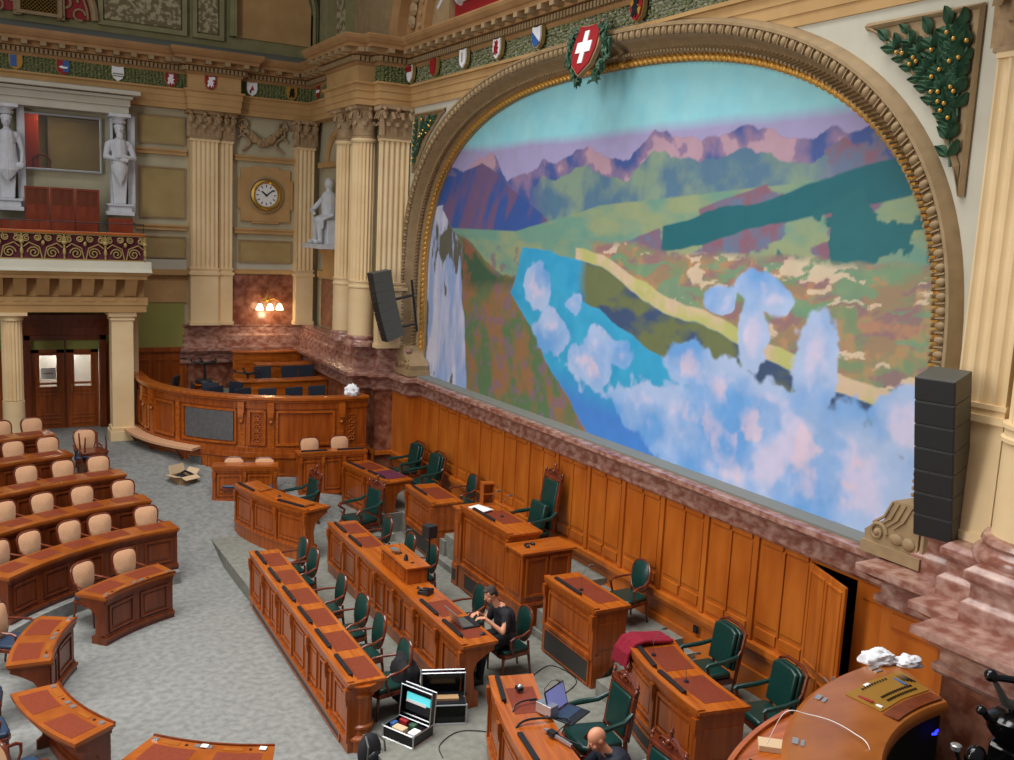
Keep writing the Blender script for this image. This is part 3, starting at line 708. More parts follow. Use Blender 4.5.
for x, y, z, a in frame_run(.4, 9.63, .165, ZB+.6):       # egg moulding
    b.T = MT @ Matrix.Translation((x, y, z)) @ Matrix.Rotation(a, 4, 'X'); b.ball((0, 0, 0), (.05, .055, .07), 8, 5); b.box(-.03, .03, .066, .084, -.06, .06)
b.T = None; b.build('egg_moulding', 'framest', mu, smooth=True)
b = MB()
for x, y, z, a in frame_run(.21, 9.94, .085, ZB+.6):       # ribs of the cove
    b.T = MT @ Matrix.Translation((x, y, z)) @ Matrix.Rotation(a, 4, 'X'); b.tube([(.03, 0, -.04), (-.02, 0, .02), (-.08, 0, .05), (-.14, 0, .075)], .025, 6)
b.T = None; b.build('cove_ribs', 'framest', mu, smooth=True)
for sy in (-1, 1):                                        # scroll feet
    b = MB(T=Matrix.Translation((0, sy*(HW+.1), 0)) @ Matrix.Scale(sy, 4, (0, 1, 0)))
    b.box(-.35, .28, -.42, .42, 0, .14)
    b.prism([(-.4, .14), (-.42, .26), (-.3, .36), (-.16, .44), (-.06, .62), (-.04, .72), (.34, .72), (.34, .14)], -.3, .2, 0)
    for xx in (-.31,): b.tube([(xx, -.22+.13*(1-t/20)*math.cos(t*.5), .28+.13*(1-t/20)*math.sin(t*.5)) for t in range(18)], .025); b.ball((xx, -.22, .28), .05, 8, 5); b.ball((xx, .05, .26), (.03, .1, .07), 8, 5); b.ball((xx, .22, .25), (.03, .09, .08), 8, 5)
    for k in range(4): b.tube([(-.3, -.3+.1*k, .38), (-.31, -.14+.09*k, .5), (-.3, -.05+.09*k, .7)], .02, 5)
    b.build('scroll_foot', 'framest', mu, smooth=True)
# laurel sprays in the spandrels
def spandrel(pts, name_label, stemA, seed, fr):
    t = thing('laurel_spray', name_label, 'relief', (9.75, pts[0][0], pts[0][1])); T = Matrix.Translation((-9.75, -pts[0][0], -pts[0][1]))
    b = MB(T=T); b.prism(pts, 9.735, 9.755, 0); b.build('panel', 'paneltan' if fr else 'framest', t)
    b = MB(T=T); P = [(9.72, *p) for p in pts]; b.tube(P, .045, 4, closed=True); b.tube([(9.72, p[0], p[1]) for p in pts], .02, 4, closed=True); b.build('panel_frame', 'framest', t)
    lf = MB(); br = MB(T=T); bs = MB(T=T); rn = random.Random(seed)
    for base, tip, cnt, sz in stemA:
        dy, dz = tip[0]-base[0], tip[1]-base[1]; bend = rn.uniform(-.08, .08)
        pt = lambda s: (base[0]+dy*s-dz*bend*math.sin(PI*s), base[1]+dz*s+dy*bend*math.sin(PI*s))
        bs.tube([(9.7, *pt(k/8)) for k in range(9)], .018, 5)
        ang = math.atan2(dz, dy)
        for k in range(cnt):
            s = (k+.6)/cnt; y, z = pt(s)
            for sd in ((-1, 1) if k < cnt-1 else (0,)):
                a = ang+sd*rn.uniform(.5, .8); l = sz*rn.uniform(.85, 1.1)
                lf.T = T @ Matrix.Translation((9.69, y, z)) @ Matrix.Rotation(a, 4, 'X')
                P = []
                for q in range(5):
                    u_ = q/4; wd = .33*l*math.sin(PI*min(.98, max(.04, u_)))**.8; P += [(0, u_*l, -wd), (-.05, u_*l, -wd*.4), (-.015, u_*l, 0), (-.05, u_*l, wd*.4), (0, u_*l, wd)]
                lf.grid(P, 5, 5)
            if rn.random() < .4: MB(T=T).ball((9.64, y+rn.uniform(-.06, .06), z+rn.uniform(-.06, .06)), .026, 7, 5).build('berry', 'gold', t, smooth=True)
    lf.T = None; lf.build('leaves', 'dkgreen', t, smooth=True); bs.build('stem', 'dkgreen', t)
def arcedge(ya, yb, d, n=10):
    out = []
    for k in range(n+1):
        y = ya+(yb-ya)*k/n; c = min(1, abs(y-YC)/(HW+d)); out.append((y, ZS+(ZT-ZS+d)*(1-c**NN)**(1/NN)))
    return out
pr = [(6.96, 7.62), (6.96, 9.66), (8.5, 9.66)]+[(8.3, 9.56), (7.95, 9.28), (7.6, 8.9), (7.28, 8.4), (7.06, 7.95)]
spandrel(pr, 'triangular spandrel relief of dark green laurel with gold berries, upper right of the mural', [((7.12, 7.95), (7.35, 8.9), 5, .2), ((7.3, 8.75), (7.15, 9.5), 5, .24), ((7.3, 8.6), (8.2, 9.5), 7, .2), ((7.25, 8.5), (7.08, 9.0), 3, .2), ((7.35, 8.9), (7.6, 9.5), 4, .2), ((7.2, 8.6), (7.7, 9.2), 5, .2), ((7.2, 9.0), (7.35, 9.55), 4, .22), ((7.12, 8.3), (7.4, 8.75), 4, .18), ((7.6, 9.2), (7.9, 9.55), 3, .18), ((7.1, 8.5), (7.06, 9.3), 5, .18)], 5, 0)
pl = [(21.94, 8.3), (21.94, 9.66), (20.25, 9.66)]+[(20.6, 9.5), (21.1, 9.18), (21.5, 8.8), (21.75, 8.5)]
spandrel(pl, 'small spandrel relief of green laurel with yellow berries, upper left of the mural', [((21.82, 8.45), (21.75, 9.55), 8, .12), ((21.6, 8.95), (21.4, 9.55), 5, .12), ((21.4, 9.15), (20.7, 9.55), 8, .11), ((21.5, 9.05), (21.0, 9.55), 6, .11), ((21.75, 8.7), (21.4, 9.4), 6, .12)], 8, 0)

# ============================================================ SHIELDS
def shield(x, y, z, h, axis, label, base, marks, group='coats of arms on the green frieze', tilt=0):
    """axis 'Y': hangs on the back wall facing -Y ; 'X': hangs on the right wall facing -X"""
    t = thing('coat_of_arms', label, 'shield', (x, y, z), 0 if axis == 'Y' else -PI/2, group)
    w_ = h*.38
    poly = [(-w_, .5*h), (-w_*.3, .46*h), (w_*.3, .46*h), (w_, .5*h), (w_*1.05, 0), (w_*.8, -.3*h), (0, -.52*h), (-w_*.8, -.3*h), (-w_*1.05, 0)]
    T = Matrix.Rotation(-tilt, 4, 'X')
    b = MB(T=T); b.prism([(p[0]*1.1, p[1]*1.08) for p in poly], -.02, .06, 1); b.build('shield_rim', 'framest' if h > .6 else marks[0][0] if False else 'goldm', t)
    b = MB(T=T); b.prism(poly, -.045, -.015, 1); b.build('shield_field', base, t)
    for k, (m, pl_) in enumerate(marks):
        b = MB(T=T)
        for p in pl_: b.prism([(q[0]*w_, q[1]*h) for q in p], -.06-.004*k, -.04, 1)
        b.build('emblem', m, t)
    return t
def rc(x0, x1, z0, z1): return [(x0, z0), (x1, z0), (x1, z1), (x0, z1)]
beast = [[(-.7, -.25), (-.5, -.1), (-.6, .1), (-.3, .2), (-.4, .4), (0, .35), (.3, .42), (.5, .25), (.3, .1), (.7, .05), (.4, -.05), (.6, -.3), (.3, -.2), (.1, -.38), (-.1, -.15), (-.4, -.35)]]
hdiag = [[(-1, .45), (1, .45), (1, .4), (-1, -.1)]]
SB = [(1.41, 'yellow', [('blue', [rc(-.9, .1, -.3, .45)])], 'yellow and blue shield at the left edge of the frieze'),
      (2.48, 'red', [('blue', [rc(0, 1, -.3, .45)]), ('white', [[(-.7, 0), (-.3, .1), (.5, .02), (.75, .1), (.7, -.08), (-.3, -.08)]])], 'red and blue shield with a white fish above the gallery window'),
      (3.79, 'white', [('frieze', [rc(-.9, .9, -.05, .02), rc(-.9, .9, -.2, -.14)])], 'pale shield with thin bars above the right caryatid'),
      (5.12, 'red', [('white', beast)], 'red shield with a white beast left of the clock pilaster'),
      (6.09, 'red', [('white', beast), ('white', [rc(.2, .8, .2, .4)])], 'red shield with white figures on the projecting block above the pilaster'),
      (7.3, 'white', [('red', [[(-.4, -.1), (0, .25), (.4, -.1)]]), ('black', beast[:0] or [rc(-.5, -.2, -.3, -.1)])], 'white shield with a small red device above the garland'),
      (8.44, 'yellow', [('black', beast)], 'dark gold shield with a black beast near the corner'),
      ]
for x, bs, mk_, lb in SB: shield(x, 27.74 if not 5.5 < x < 6.9 else 27.4, 10.58, .37, 'Y', lb, bs, mk_)
shield(8.98, 26.9, 10.6, .36, 'X', 'narrow red and white shield in the corner beside the far pier', 'red', [('white', [rc(-.9, .9, -.05, .15)])])
for y, bs, mk_, lb in [(22.0, 'white', [('red', [rc(-1, 1, .1, .45)])], 'white and red shield nearest the far pier on the frieze above the mural'),
                       (20.68, 'red', [], 'plain red shield second from the far pier'),
                       (19.17, 'white', [('framest', [rc(-.1, .1, -.2, .3)])], 'white shield third from the far pier'),
                       (17.66, 'white', [('red', beast)], 'white shield with a red figure fourth from the far pier'),
                       (16.11, 'white', [('blue', [[(-1, .3), (1, -.3), (0, -.5), (-.9, -.2)]])], 'blue and white shield left of the large crossed shield'),
                       (13.03, 'red', [('yellow', [[(-1, .2), (-.6, .45), (1, -.05), (.7, -.3)]]), ('black', beast)], 'red and yellow shield with a black bear right of the large crossed shield')]:
    shield(9.6, y, 10.62, .38, 'X', lb, bs, mk_)
shw = shield(9.42, 14.2, 10.12, .86, 'X', 'large red shield with a white cross over the top of the mural frame', 'red',
       [('paper', [[(-.2, .36), (.2, .36), (.2, .14), (.66, .14), (.66, -.08), (.2, -.08), (.2, -.3), (-.2, -.3), (-.2, -.08), (-.66, -.08), (-.66, .14), (-.2, .14)]])], None, math.radians(14))
b = MB(); rn = random.Random(4)
for k in range(170):
    t = k/170; s = -1 if k % 2 else 1; a = t*2.6-.5
    x0, z0 = s*(.16+.5*math.sin(min(PI, a+.6))*.8), -.55+.95*t
    b.T = Matrix.Translation((x0+rn.uniform(-.08, .08), rn.uniform(.0, .1), z0)) @ Matrix.Rotation(rn.uniform(-2, 2), 4, 'Y') @ Matrix.Rotation(rn.uniform(-.6, .6), 4, 'X')
    i = b._a([(-.09, 0, 0), (0, -.03, .03), (.09, 0, 0), (0, -.03, -.03), (0, .02, 0)]); b.f += [(i, i+1, i+3), (i+1, i+2, i+3), (i, i+1, i+4), (i+1, i+2, i+4), (i+2, i+3, i+4), (i, i+3, i+4)]
b.build('laurel_wreath', 'dkgreen', shw)
# ============================================================ BACK WALL FITTINGS
ck = thing('wall_clock', 'round clock with a white face and gilt ring on a tan wall panel', 'clock', (7.77, 27.96, 7.69))
b = MB(); b.box(-.72, .72, -.05, .03, -.76, .74); b.box(-.8, .8, -.04, .03, -.4, .45); b.box(-.4, .4, -.04, .03, -.82, .8); b.build('wall_panel', 'stonebr', ck, bevel=.015)
Rx = Matrix.Rotation(PI/2, 4, 'X')
b = MB(T=Rx); b.lathe([(.5, .04), (.52, .1), (.47, .12), (.43, .08), (.42, .05)], n=36); b.build('bezel', 'framest', ck, smooth=True)
b = MB(T=Rx); b.lathe([(.42, .06), (.44, .13), (.38, .17), (.33, .13), (.32, .08)], n=36); b.build('gilt_ring', 'brass', ck, smooth=True)
b = MB(T=Rx); b.lathe([(0, .1), (.33, .1), (.33, .06)], n=36); b.build('dial', 'paper', ck)
b = MB()
for k in range(12):
    a = PI/6*k; b.T = Matrix.Rotation(a, 4, 'Y'); b.box(-.012, .012, -.11, -.1, .22, .29)
b.build('hour_marks', 'black', ck)
b = MB(T=Matrix.Rotation(math.radians(-52), 4, 'Y')); b.box(-.02, .02, -.12, -.105, -.04, .17); b.build('hour_hand', 'black', ck)
b = MB(T=Matrix.Rotation(math.radians(52), 4, 'Y')); b.box(-.013, .013, -.13, -.12, -.05, .25); b.build('minute_hand', 'black', ck)
sw = thing('stone_garland', 'carved stone garland with ribbons above the clock', 'relief', (7.67, 27.95, 9.4))
b = MB(); rn = random.Random(2)
for k in range(40):
    t = k/39; x = -.5+1.0*t; z = .12-.36*math.sin(PI*t)
    for q in range(3): b.ball((x+rn.uniform(-.04, .04), rn.uniform(-.1, 0), z+rn.uniform(-.06, .06)), .045+.04*math.sin(PI*t), 7, 5)
b.build('swag', 'capstone', sw, smooth=True)
for s in (-1, 1):
    b = MB(); b.tube([(s*(.5+.14*math.sin(t*.7)), -.04, .2-.07*t) for t in range(11)], .035, 6); b.tube([(s*(.62+.1*math.sin(t*.8+1)), -.04, .25-.05*t) for t in range(10)], .025, 6)
    b.tube([(s*(.55+.16*math.cos(t*.5)*(1-t/20)), -.05, .22+.16*math.sin(t*.5)*(1-t/20)) for t in range(14)], .03, 6); b.build('ribbon', 'capstone', sw, smooth=True)
lp = thing('wall_lamp', 'three-armed wall lamp glowing on the red marble panel', 'lamp', (7.83, 27.93, 4.5))
b = MB(); b.ball((0, -.03, .2), (.07, .04, .12), 10, 6); b.tube([(0, -.05, .15), (0, -.1, .45)], .015)
for x in (-.28, .02, .3): b.tube([(0, -.05, .15), (x*.5, -.2, .22), (x, -.28, .12), (x, -.28, .06)], .014)
b.build('lamp_arm', 'brass', lp, smooth=True)
for x in (-.28, .02, .3):
    b = MB(); b.lathe([(.03, .08), (.06, .05), (.11, -.08), (.1, -.1), (0, -.06)], (x, -.28, 0), 14); b.build('lamp_shade', 'lampglow', lp, smooth=True)
for (x, z) in ((7.8, 4.2),):
    l = bpy.data.lights.new('lamp_bulb', 'POINT'); l.energy = 14; l.color = (1, .8, .5); l.shadow_soft_size = .1; o = bpy.data.objects.new('lamp_bulb', l); o.location = (x, 27.5, z); COL.objects.link(o)

# --- porch carrying the gallery
def plain_pier(x0, x1, y0, y1, label):
    t = thing('porch_pier', label, 'pier')
    b = MB(); b.box(x0, x1, y0, y1, 1.45, 4.38); b.build('shaft', 'stone', t)
    b = MB(); b.box(x0-.07, x1+.07, y0-.07, y1+.07, 1.0, 1.4); b.box(x0-.04, x1+.04, y0-.04, y1+.04, 1.4, 1.5); b.build('base', 'stone', t, bevel=.015)
    b = MB(); b.box(x0-.04, x1+.04, y0-.04, y1+.04, 4.28, 4.34); b.box(x0-.08, x1+.08, y0-.08, y1+.08, 4.38, 4.5); b.build('capital', 'stone', t, bevel=.01); return t
plain_pier(3.32, 3.84, 26.0, 26.5, 'square sandstone pier right of the wooden double door, under the gallery')
plain_pier(3.86, 4.1, 26.9, 27.5, 'narrow sandstone pier strip at the left end of the curved wooden enclosure')
t = thing('porch_column', 'fluted round sandstone column left of the wooden double door', 'column')
b = MB(); fluted_round(b, (1.06, 26.1), .235, 2.32, 4.3, 18); b.lathe([(.255, 1.1), (.25, 2.3), (0, 2.32)], (1.06, 26.1, 0), 28); b.build('shaft', 'stone', t, smooth=True)
b = MB(); b.lathe([(.24, 4.28), (.27, 4.3), (.26, 4.36), (.31, 4.42), (0, 4.42)], (1.06, 26.1, 0), 24); b.box(.72, 1.4, 25.78, 26.42, 4.42, 4.5); b.build('capital', 'stone', t)
b = MB(); b.box(-5, 4.15, 25.85, 26.55, 4.5, 4.68); b.box(-5, 4.18, 25.82, 26.6, 4.68, 4.88); b.box(4.0, 4.2, 26.5, 28.0, 4.5, 4.88); b.box(-5, 4.05, 26.5, 28.0, 4.86, 4.92)
b.box(-5, 4.1, 25.95, 26.2, 4.88, 5.36)
struct(b.build('trim_porch_beam', 'stonebr', bevel=.01))
b = MB()
for k in range(10): b.prism([(25.5, 5.36), (25.95, 5.36), (25.95, 4.9), (25.85, 4.92), (25.7, 5.1)], 3.75-.5*k-.14, 3.75-.5*k+.14, 0)
for k in range(10): b.box(3.75-.5*k-.16, 3.75-.5*k+.16, 25.8, 25.86, 4.78, 4.86)
struct(b.build('trim_corbels', 'stonebr'))
gl = thing('gallery_balcony', 'visitors balcony with gilt scrollwork over burgundy cloth above the double door', 'balcony', (2.3, 25.6, 5.35))
T = Matrix.Translation((-2.3, -25.6, -5.35))
b = MB(T=T); b.box(-5, 4.1, 25.42, 28.0, 5.36, 5.46); b.prism([(25.36, 5.46), (28.0, 5.46), (28.0, 5.54), (25.3, 5.54)], -5, 4.16, 0); b.build('slab', 'stonebr', gl)
b = MB(T=T); b.prism([(25.26, 5.54), (28, 5.54), (28, 5.8), (25.42, 5.8), (25.38, 5.62)], -5, 4.2, 0); b.build('slab_moulding', 'pale', gl)
b = MB(T=T); b.prism([(25.5, 5.8), (25.56, 5.8), (25.62, 6.1), (25.56, 6.44), (25.5, 6.44), (25.55, 6.1)], -5, 4.03, 0); b.box(3.98, 4.03, 25.55, 27.9, 5.8, 6.44); b.build('cloth', 'burgundy', gl)
b = MB(T=T); b.box(-5, 4.08, 25.42, 25.66, 6.44, 6.5); b.box(3.94, 4.08, 25.6, 27.9, 6.44, 6.5); b.build('handrail', 'wood', gl, bevel=.01)
b = MB(T=T)
def spiral(cx, cz, r, s, a0=0, y=25.47):
    b.tube([(cx+s*(r*(1-t/24)*math.cos(a0+t*.55)), y, cz+r*(1-t/24)*math.sin(a0+t*.55)) for t in range(21)], .017, 5)
for k in range(10):
    x = 3.6-.92*k
    for s in (-1, 1):
        spiral(x+s*.2, 5.97, .14, s); spiral(x+s*.12, 6.32, .085, s, 2); spiral(x+s*.36, 6.3, .09, -s, 1)
        b.tube([(x+s*.02, 25.47, 5.82), (x+s*.08, 25.47, 6.1), (x+s*.3, 25.47, 6.2), (x+s*.42, 25.47, 6.1)], .017, 5)
    b.tube([(x+.46, 25.47, 5.82), (x+.46, 25.46, 6.05), (x+.46, 25.47, 6.42)], .025, 5); b.ball((x+.46, 25.45, 6.22), (.06, .03, .05), 8, 5); b.ball((x, 25.45, 6.2), (.04, .03, .06), 8, 5); b.ball((x+.46, 25.45, 6.0), (.04, .03, .1), 8, 5)
b.box(-5, 4.03, 25.46, 25.5, 5.8, 5.83); b.box(-5, 4.03, 25.46, 25.5, 6.41, 6.44)
b.build('scrollwork', 'goldm', gl, smooth=True)
b = MB(T=T); b.tube([(-5, 25.55, 6.72), (4.05, 25.55, 6.72), (4.05, 27.9, 6.72)], .012, 5)
for k in range(9): b.tube([(4.05-1.05*k, 25.55, 6.5), (4.05-1.05*k, 25.55, 6.72)], .01, 5)
b.build('safety_rail', 'black', gl)
def screen(x0, x1, y, z0, zm, z1, label, low=True, group='wooden seats in the gallery'):
    t = thing('gallery_bench', label, 'bench', ((x0+x1)/2, y, z0), 0, group); hw = (x1-x0)/2; h = z1-z0
    b = MB(); b.ring(-hw, hw, zm-z0, h, .05, -.03, .03) if h > zm-z0+.1 else None; b.box(-hw, hw, -.03, .03, 0, zm-z0); b.build('frame', 'redwood', t)
    if h > zm-z0+.1: b = MB(); b.box(-hw+.04, hw-.04, -.01, .02, zm-z0, h-.04); b.build('back_panel', 'wooddk', t)
    b = MB(); b.box(-hw+.03, hw-.03, -.4, -.03, .1, .15); b.build('seat', 'redwood', t)
    for x in (-hw+.04, hw-.04): b = MB(); b.box(x-.02, x+.02, -.4, 0, 0, .1); b.build('foot', 'wood', t)
for k, nm in enumerate(['left', 'middle', 'right']):
    screen(1.5+.59*k, 2.07+.59*k, 27.4, 6.32, 7.05, 7.55, f'{nm} one of the three tall panelled gallery seat backs under the window')
for k, nm in enumerate(['far left', 'second', 'third', 'fourth']):
    screen(-.1+.62*k, .5+.62*k, 26.5, 6.08, 6.72, 6.74, f'{nm} of the low red-brown gallery seat backs just above the balcony rail')
screen(3.4, 4.0, 26.9, 6.3, 6.85, 6.87, 'single low red-brown seat back below the right caryatid')
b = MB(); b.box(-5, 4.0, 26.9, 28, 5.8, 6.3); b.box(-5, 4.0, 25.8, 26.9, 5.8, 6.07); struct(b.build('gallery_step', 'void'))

# aedicule with caryatids
b = MB(); b.box(-5, 4.0, 27.35, 28.0, 9.52, 9.72); b.box(-5, 4.03, 27.3, 28, 9.72, 9.9); b.box(-5, 4.08, 27.2, 28, 9.9, 9.98); b.prism([(27.05, 10.0), (28, 10.0), (28, 10.25), (27.3, 10.12), (27.05, 10.1)], -5, 4.25, 0)
struct(b.build('trim_aedicule', 'pale', bevel=.01))
wn = thing('window_1', 'large interior gallery window', 'window', (2.42, 27.9, 7.98)); wn['kind'] = 'structure'; del wn['category']
b = MB(); b.ring(-.97, .97, 0, 1.44, .05, -.06, .06); b.build('window_frame', 'silver', wn, bevel=.005)
b = MB(); b.box(-.93, .93, 0, .012, .04, 1.4); b.build('pane', 'glass', wn)
b = MB(); b.box(.4, 4.4, 30.4, 30.5, 7.6, 9.8); struct(b.build('wall_booth_back', 'paneltan'))
b = MB(); b.box(.4, 4.4, 28.3, 30.4, 7.5, 7.6); b.box(4.2, 4.4, 28.3, 30.4, 7.6, 9.8); b.box(.4, 4.4, 28.3, 30.4, 9.7, 9.8); b.box(.4, .5, 28.3, 30.4, 7.6, 9.8); struct(b.build('wall_booth', 'olive'))
t = thing('booth_door', 'orange-red door leaf seen through the left of the gallery window', 'door', (1.8, 28.95, 7.62))
b = MB(); b.box(-.5, .16, 0, .05, 0, 2.0); b.build('leaf', 'redpanel', t); b = MB(); b.box(.1, .14, -.03, 0, .7, .8); b.build('latch', 'black', t)
t = thing('framed_wall_board', 'pale framed panel behind the gallery window glass', 'panel', (3.0, 29.9, 7.6)); b = MB(); b.ring(-.75, .75, 0, 1.9, .07, -.02, .03); b.build('frame', 'framest', t); b = MB(); b.box(-.7, .7, 0, .02, .05, 1.85); b.build('field', 'paneltan', t)
t = thing('booth_chair', 'round-backed dark red chair behind the gallery window', 'chair', (2.0, 28.7, 7.61)); b = MB(); b.tube([(.22*math.cos(PI*k/10), 0, .6+.2*math.sin(PI*k/10)) for k in range(11)], .03); b.build('backrest', 'wooddk', t, smooth=True); b = MB(); b.lathe([(0, .4), (.24, .4), (.24, .46), (0, .48)], n=16); b.build('seat', 'redpanel', t)
for sx in (-1, 1): b = MB(); b.tube([(sx*.2, 0, .6), (sx*.22, 0, 0)], .02); b.build('leg', 'wooddk', t)
bl = area('booth_fill', (2.3, 28.6, 9.65), .4, 9, (1, .88, .7))  # added fill, no visible fixture; brightens the red door behind the window

def remesh(o, vox, it=2):
    r = o.modifiers.new('remesh', 'REMESH'); r.mode = 'VOXEL'; r.voxel_size = vox
    s = o.modifiers.new('smooth', 'SMOOTH'); s.factor = .5; s.iterations = it; o.data.shade_smooth(); return o
def cap(b, p, q, r0, r1, n=10):                            # tapered capsule between two points
    p, q = Vector(p), Vector(q); d = q-p; L = d.length; k = 4
    pts = []; rr = []
    u = d.normalized() if L > 1e-6 else Vector((0, 0, 1))
    for i in range(k+1): a = PI/2*(i/k); pts.append(p-u*r0*math.cos(a)); rr.append(max(.001, r0*math.sin(a)))
    for i in range(k+1): a = PI/2*(1-i/k); pts.append(q+u*r1*math.cos(a)); rr.append(max(.001, r1*math.sin(a)))
    b.tube(pts, rr, n); return b
def caryatid(x, label, male):
    t = thing('caryatid_statue', label, 'statue', (x, 27.45, 6.92), 0, 'white stone caryatids beside the gallery window')
    b = MB(); b.box(-.34, .34, -.2, .35, 0, .1); b.box(-.28, .28, -.16, .35, .1, .24); b.box(-.32, .32, -.2, .35, .24, .3); b.build('pedestal', 'statue', t, bevel=.01)
    b = MB()
    b.prism([(-.15, .3), (.15, .3), (.21, 1.25), (-.21, 1.25)], -.05, .3, 1) 
    cap(b, (0, -.02, 1.15), (0, -.02, 1.6), .17, .2); cap(b, (0, -.02, 1.6), (0, -.02, 1.82), .2, .2); cap(b, (-.2, 0, 1.85), (.2, 0, 1.85), .1, .1)
    cap(b, (0, 0, 1.85), (0, -.02, 2.1), .075, .07); b.ball((0, -.05, 2.2), (.115, .13, .16), 14, 10); b.ball((0, -.19, 2.18), (.02, .03, .035), 8, 6)
    b.ball((-.05, -.155, 2.22), (.03, .02, .014), 8, 6); b.ball((.05, -.155, 2.22), (.03, .02, .014), 8, 6); b.ball((0, -.02, 2.28), (.14, .14, .1), 12, 8)
    if male:
        b.ball((0, -.13, 2.04), (.09, .07, .13), 10, 8)
        cap(b, (-.27, 0, 1.82), (-.34, -.05, 1.5), .085, .07); cap(b, (-.34, -.05, 1.5), (.08, -.24, 1.42), .065, .045); cap(b, (.27, 0, 1.82), (.36, -.05, 1.5), .085, .07); cap(b, (.36, -.05, 1.5), (-.06, -.26, 1.5), .065, .045)
        for k in range(4): cap(b, (.08+.02*k, -.25, 1.4+.02*k), (.17+.01*k, -.25, 1.38+.025*k), .016, .012); cap(b, (-.06-.02*k, -.27, 1.5+.02*k), (-.15, -.26, 1.5+.02*k), .016, .012)
        for k in range(9): a = -1.2+k*.3; b.tube([(.2*math.sin(a), -.16*math.cos(a)-.02, 1.38-.02*abs(k-4)), (.19*math.sin(a*.8), -.18*math.cos(a)-.02, 1.15), (.08*math.sin(a), -.17, .78+.05*abs(k-4))], [.04, .045, .02], 6)
    else:
        for s in (-1, 1): b.ball((s*.08, -.13, 1.7), (.085, .07, .09), 10, 8)
        cap(b, (-.26, 0, 1.83), (-.34, -.02, 1.5), .07, .06); cap(b, (-.34, -.02, 1.5), (-.3, -.16, 1.25), .055, .04); cap(b, (.26, 0, 1.83), (.34, 0, 1.5), .07, .06); cap(b, (.34, 0, 1.5), (.32, -.1, 1.15), .055, .04)
        for k in range(11): a = -1.35+k*.27; b.tube([(.19*math.sin(a), -.17*math.cos(a)-.02, 1.62), (.2*math.sin(a), -.17*math.cos(a)-.02, 1.3), (.24*math.sin(a), -.2*math.cos(a)-.02, 1.0), (.15*math.sin(a), -.17, .72+.04*abs(k-5))], [.025, .035, .045, .02], 6)
        b.ball((.3, -.14, 1.12), (.09, .08, .1), 8, 6)
    remesh(b.build('figure', 'statue', t), .017, 1)
    b = MB(); b.lathe([(0, 2.36), (.15, 2.36), (.19, 2.42), (.14, 2.46), (.2, 2.52), (0, 2.52)], n=20); b.box(-.26, .26, -.26, .3, 2.52, 2.6); b.build('capital', 'statue', t)
    b = MB(); b.box(-.2, -.14, .1, .5, .1, 2.5); b.box(.24, .42, .2, .5, .1, 2.6); b.build('back_post', 'statue', t)
caryatid(3.76, 'white stone caryatid of a bearded man with crossed arms, right of the gallery window', True)
caryatid(1.14, 'white stone caryatid of a draped woman, left of the gallery window', False)
# seated figure in the niche, half hidden by the column
t = thing('niche_statue', 'white seated statue with bare legs half hidden behind the far columns', 'statue', (9.12, 26.35, 6.27))
b = MB(); b.prism([(-.5, -.8), (.3, -.8), (.3, .8), (-.5, .8)], 0, .12, 2); b.build('plinth', 'statue', t)
b = MB(); cap(b, (-.42, .3, .18), (-.3, .32, .18), .07, .05); cap(b, (-.28, .3, .2), (-.3, .2, .75), .065, .1); cap(b, (-.3, .2, .78), (.0, .05, .85), .12, .15)
cap(b, (-.42, -.2, .18), (-.3, -.15, .18), .07, .05); cap(b, (-.28, -.15, .2), (-.32, -.15, .75), .065, .1); cap(b, (-.32, -.15, .78), (0, -.1, .85), .12, .15)
cap(b, (0, 0, .85), (0, 0, 1.4), .2, .22); b.ball((0, 0, 1.8), (.13, .13, .17)); cap(b, (0, 0, 1.5), (0, 0, 1.75), .08, .08); cap(b, (-.05, .28, 1.4), (-.35, .38, 1.05), .09, .07); cap(b, (-.35, .38, 1.05), (-.45, -.1, .95), .06, .05)
for k in range(7): b.tube([(.0, .3-.12*k, .95), (-.3, .35-.12*k, .8), (-.28+.04*(k % 2), .42-.13*k, .55)], [.06, .06, .03], 6)
b.box(-.15, .25, -.35, .35, .1, .8)
remesh(b.build('figure', 'statue', t), .022, 2)

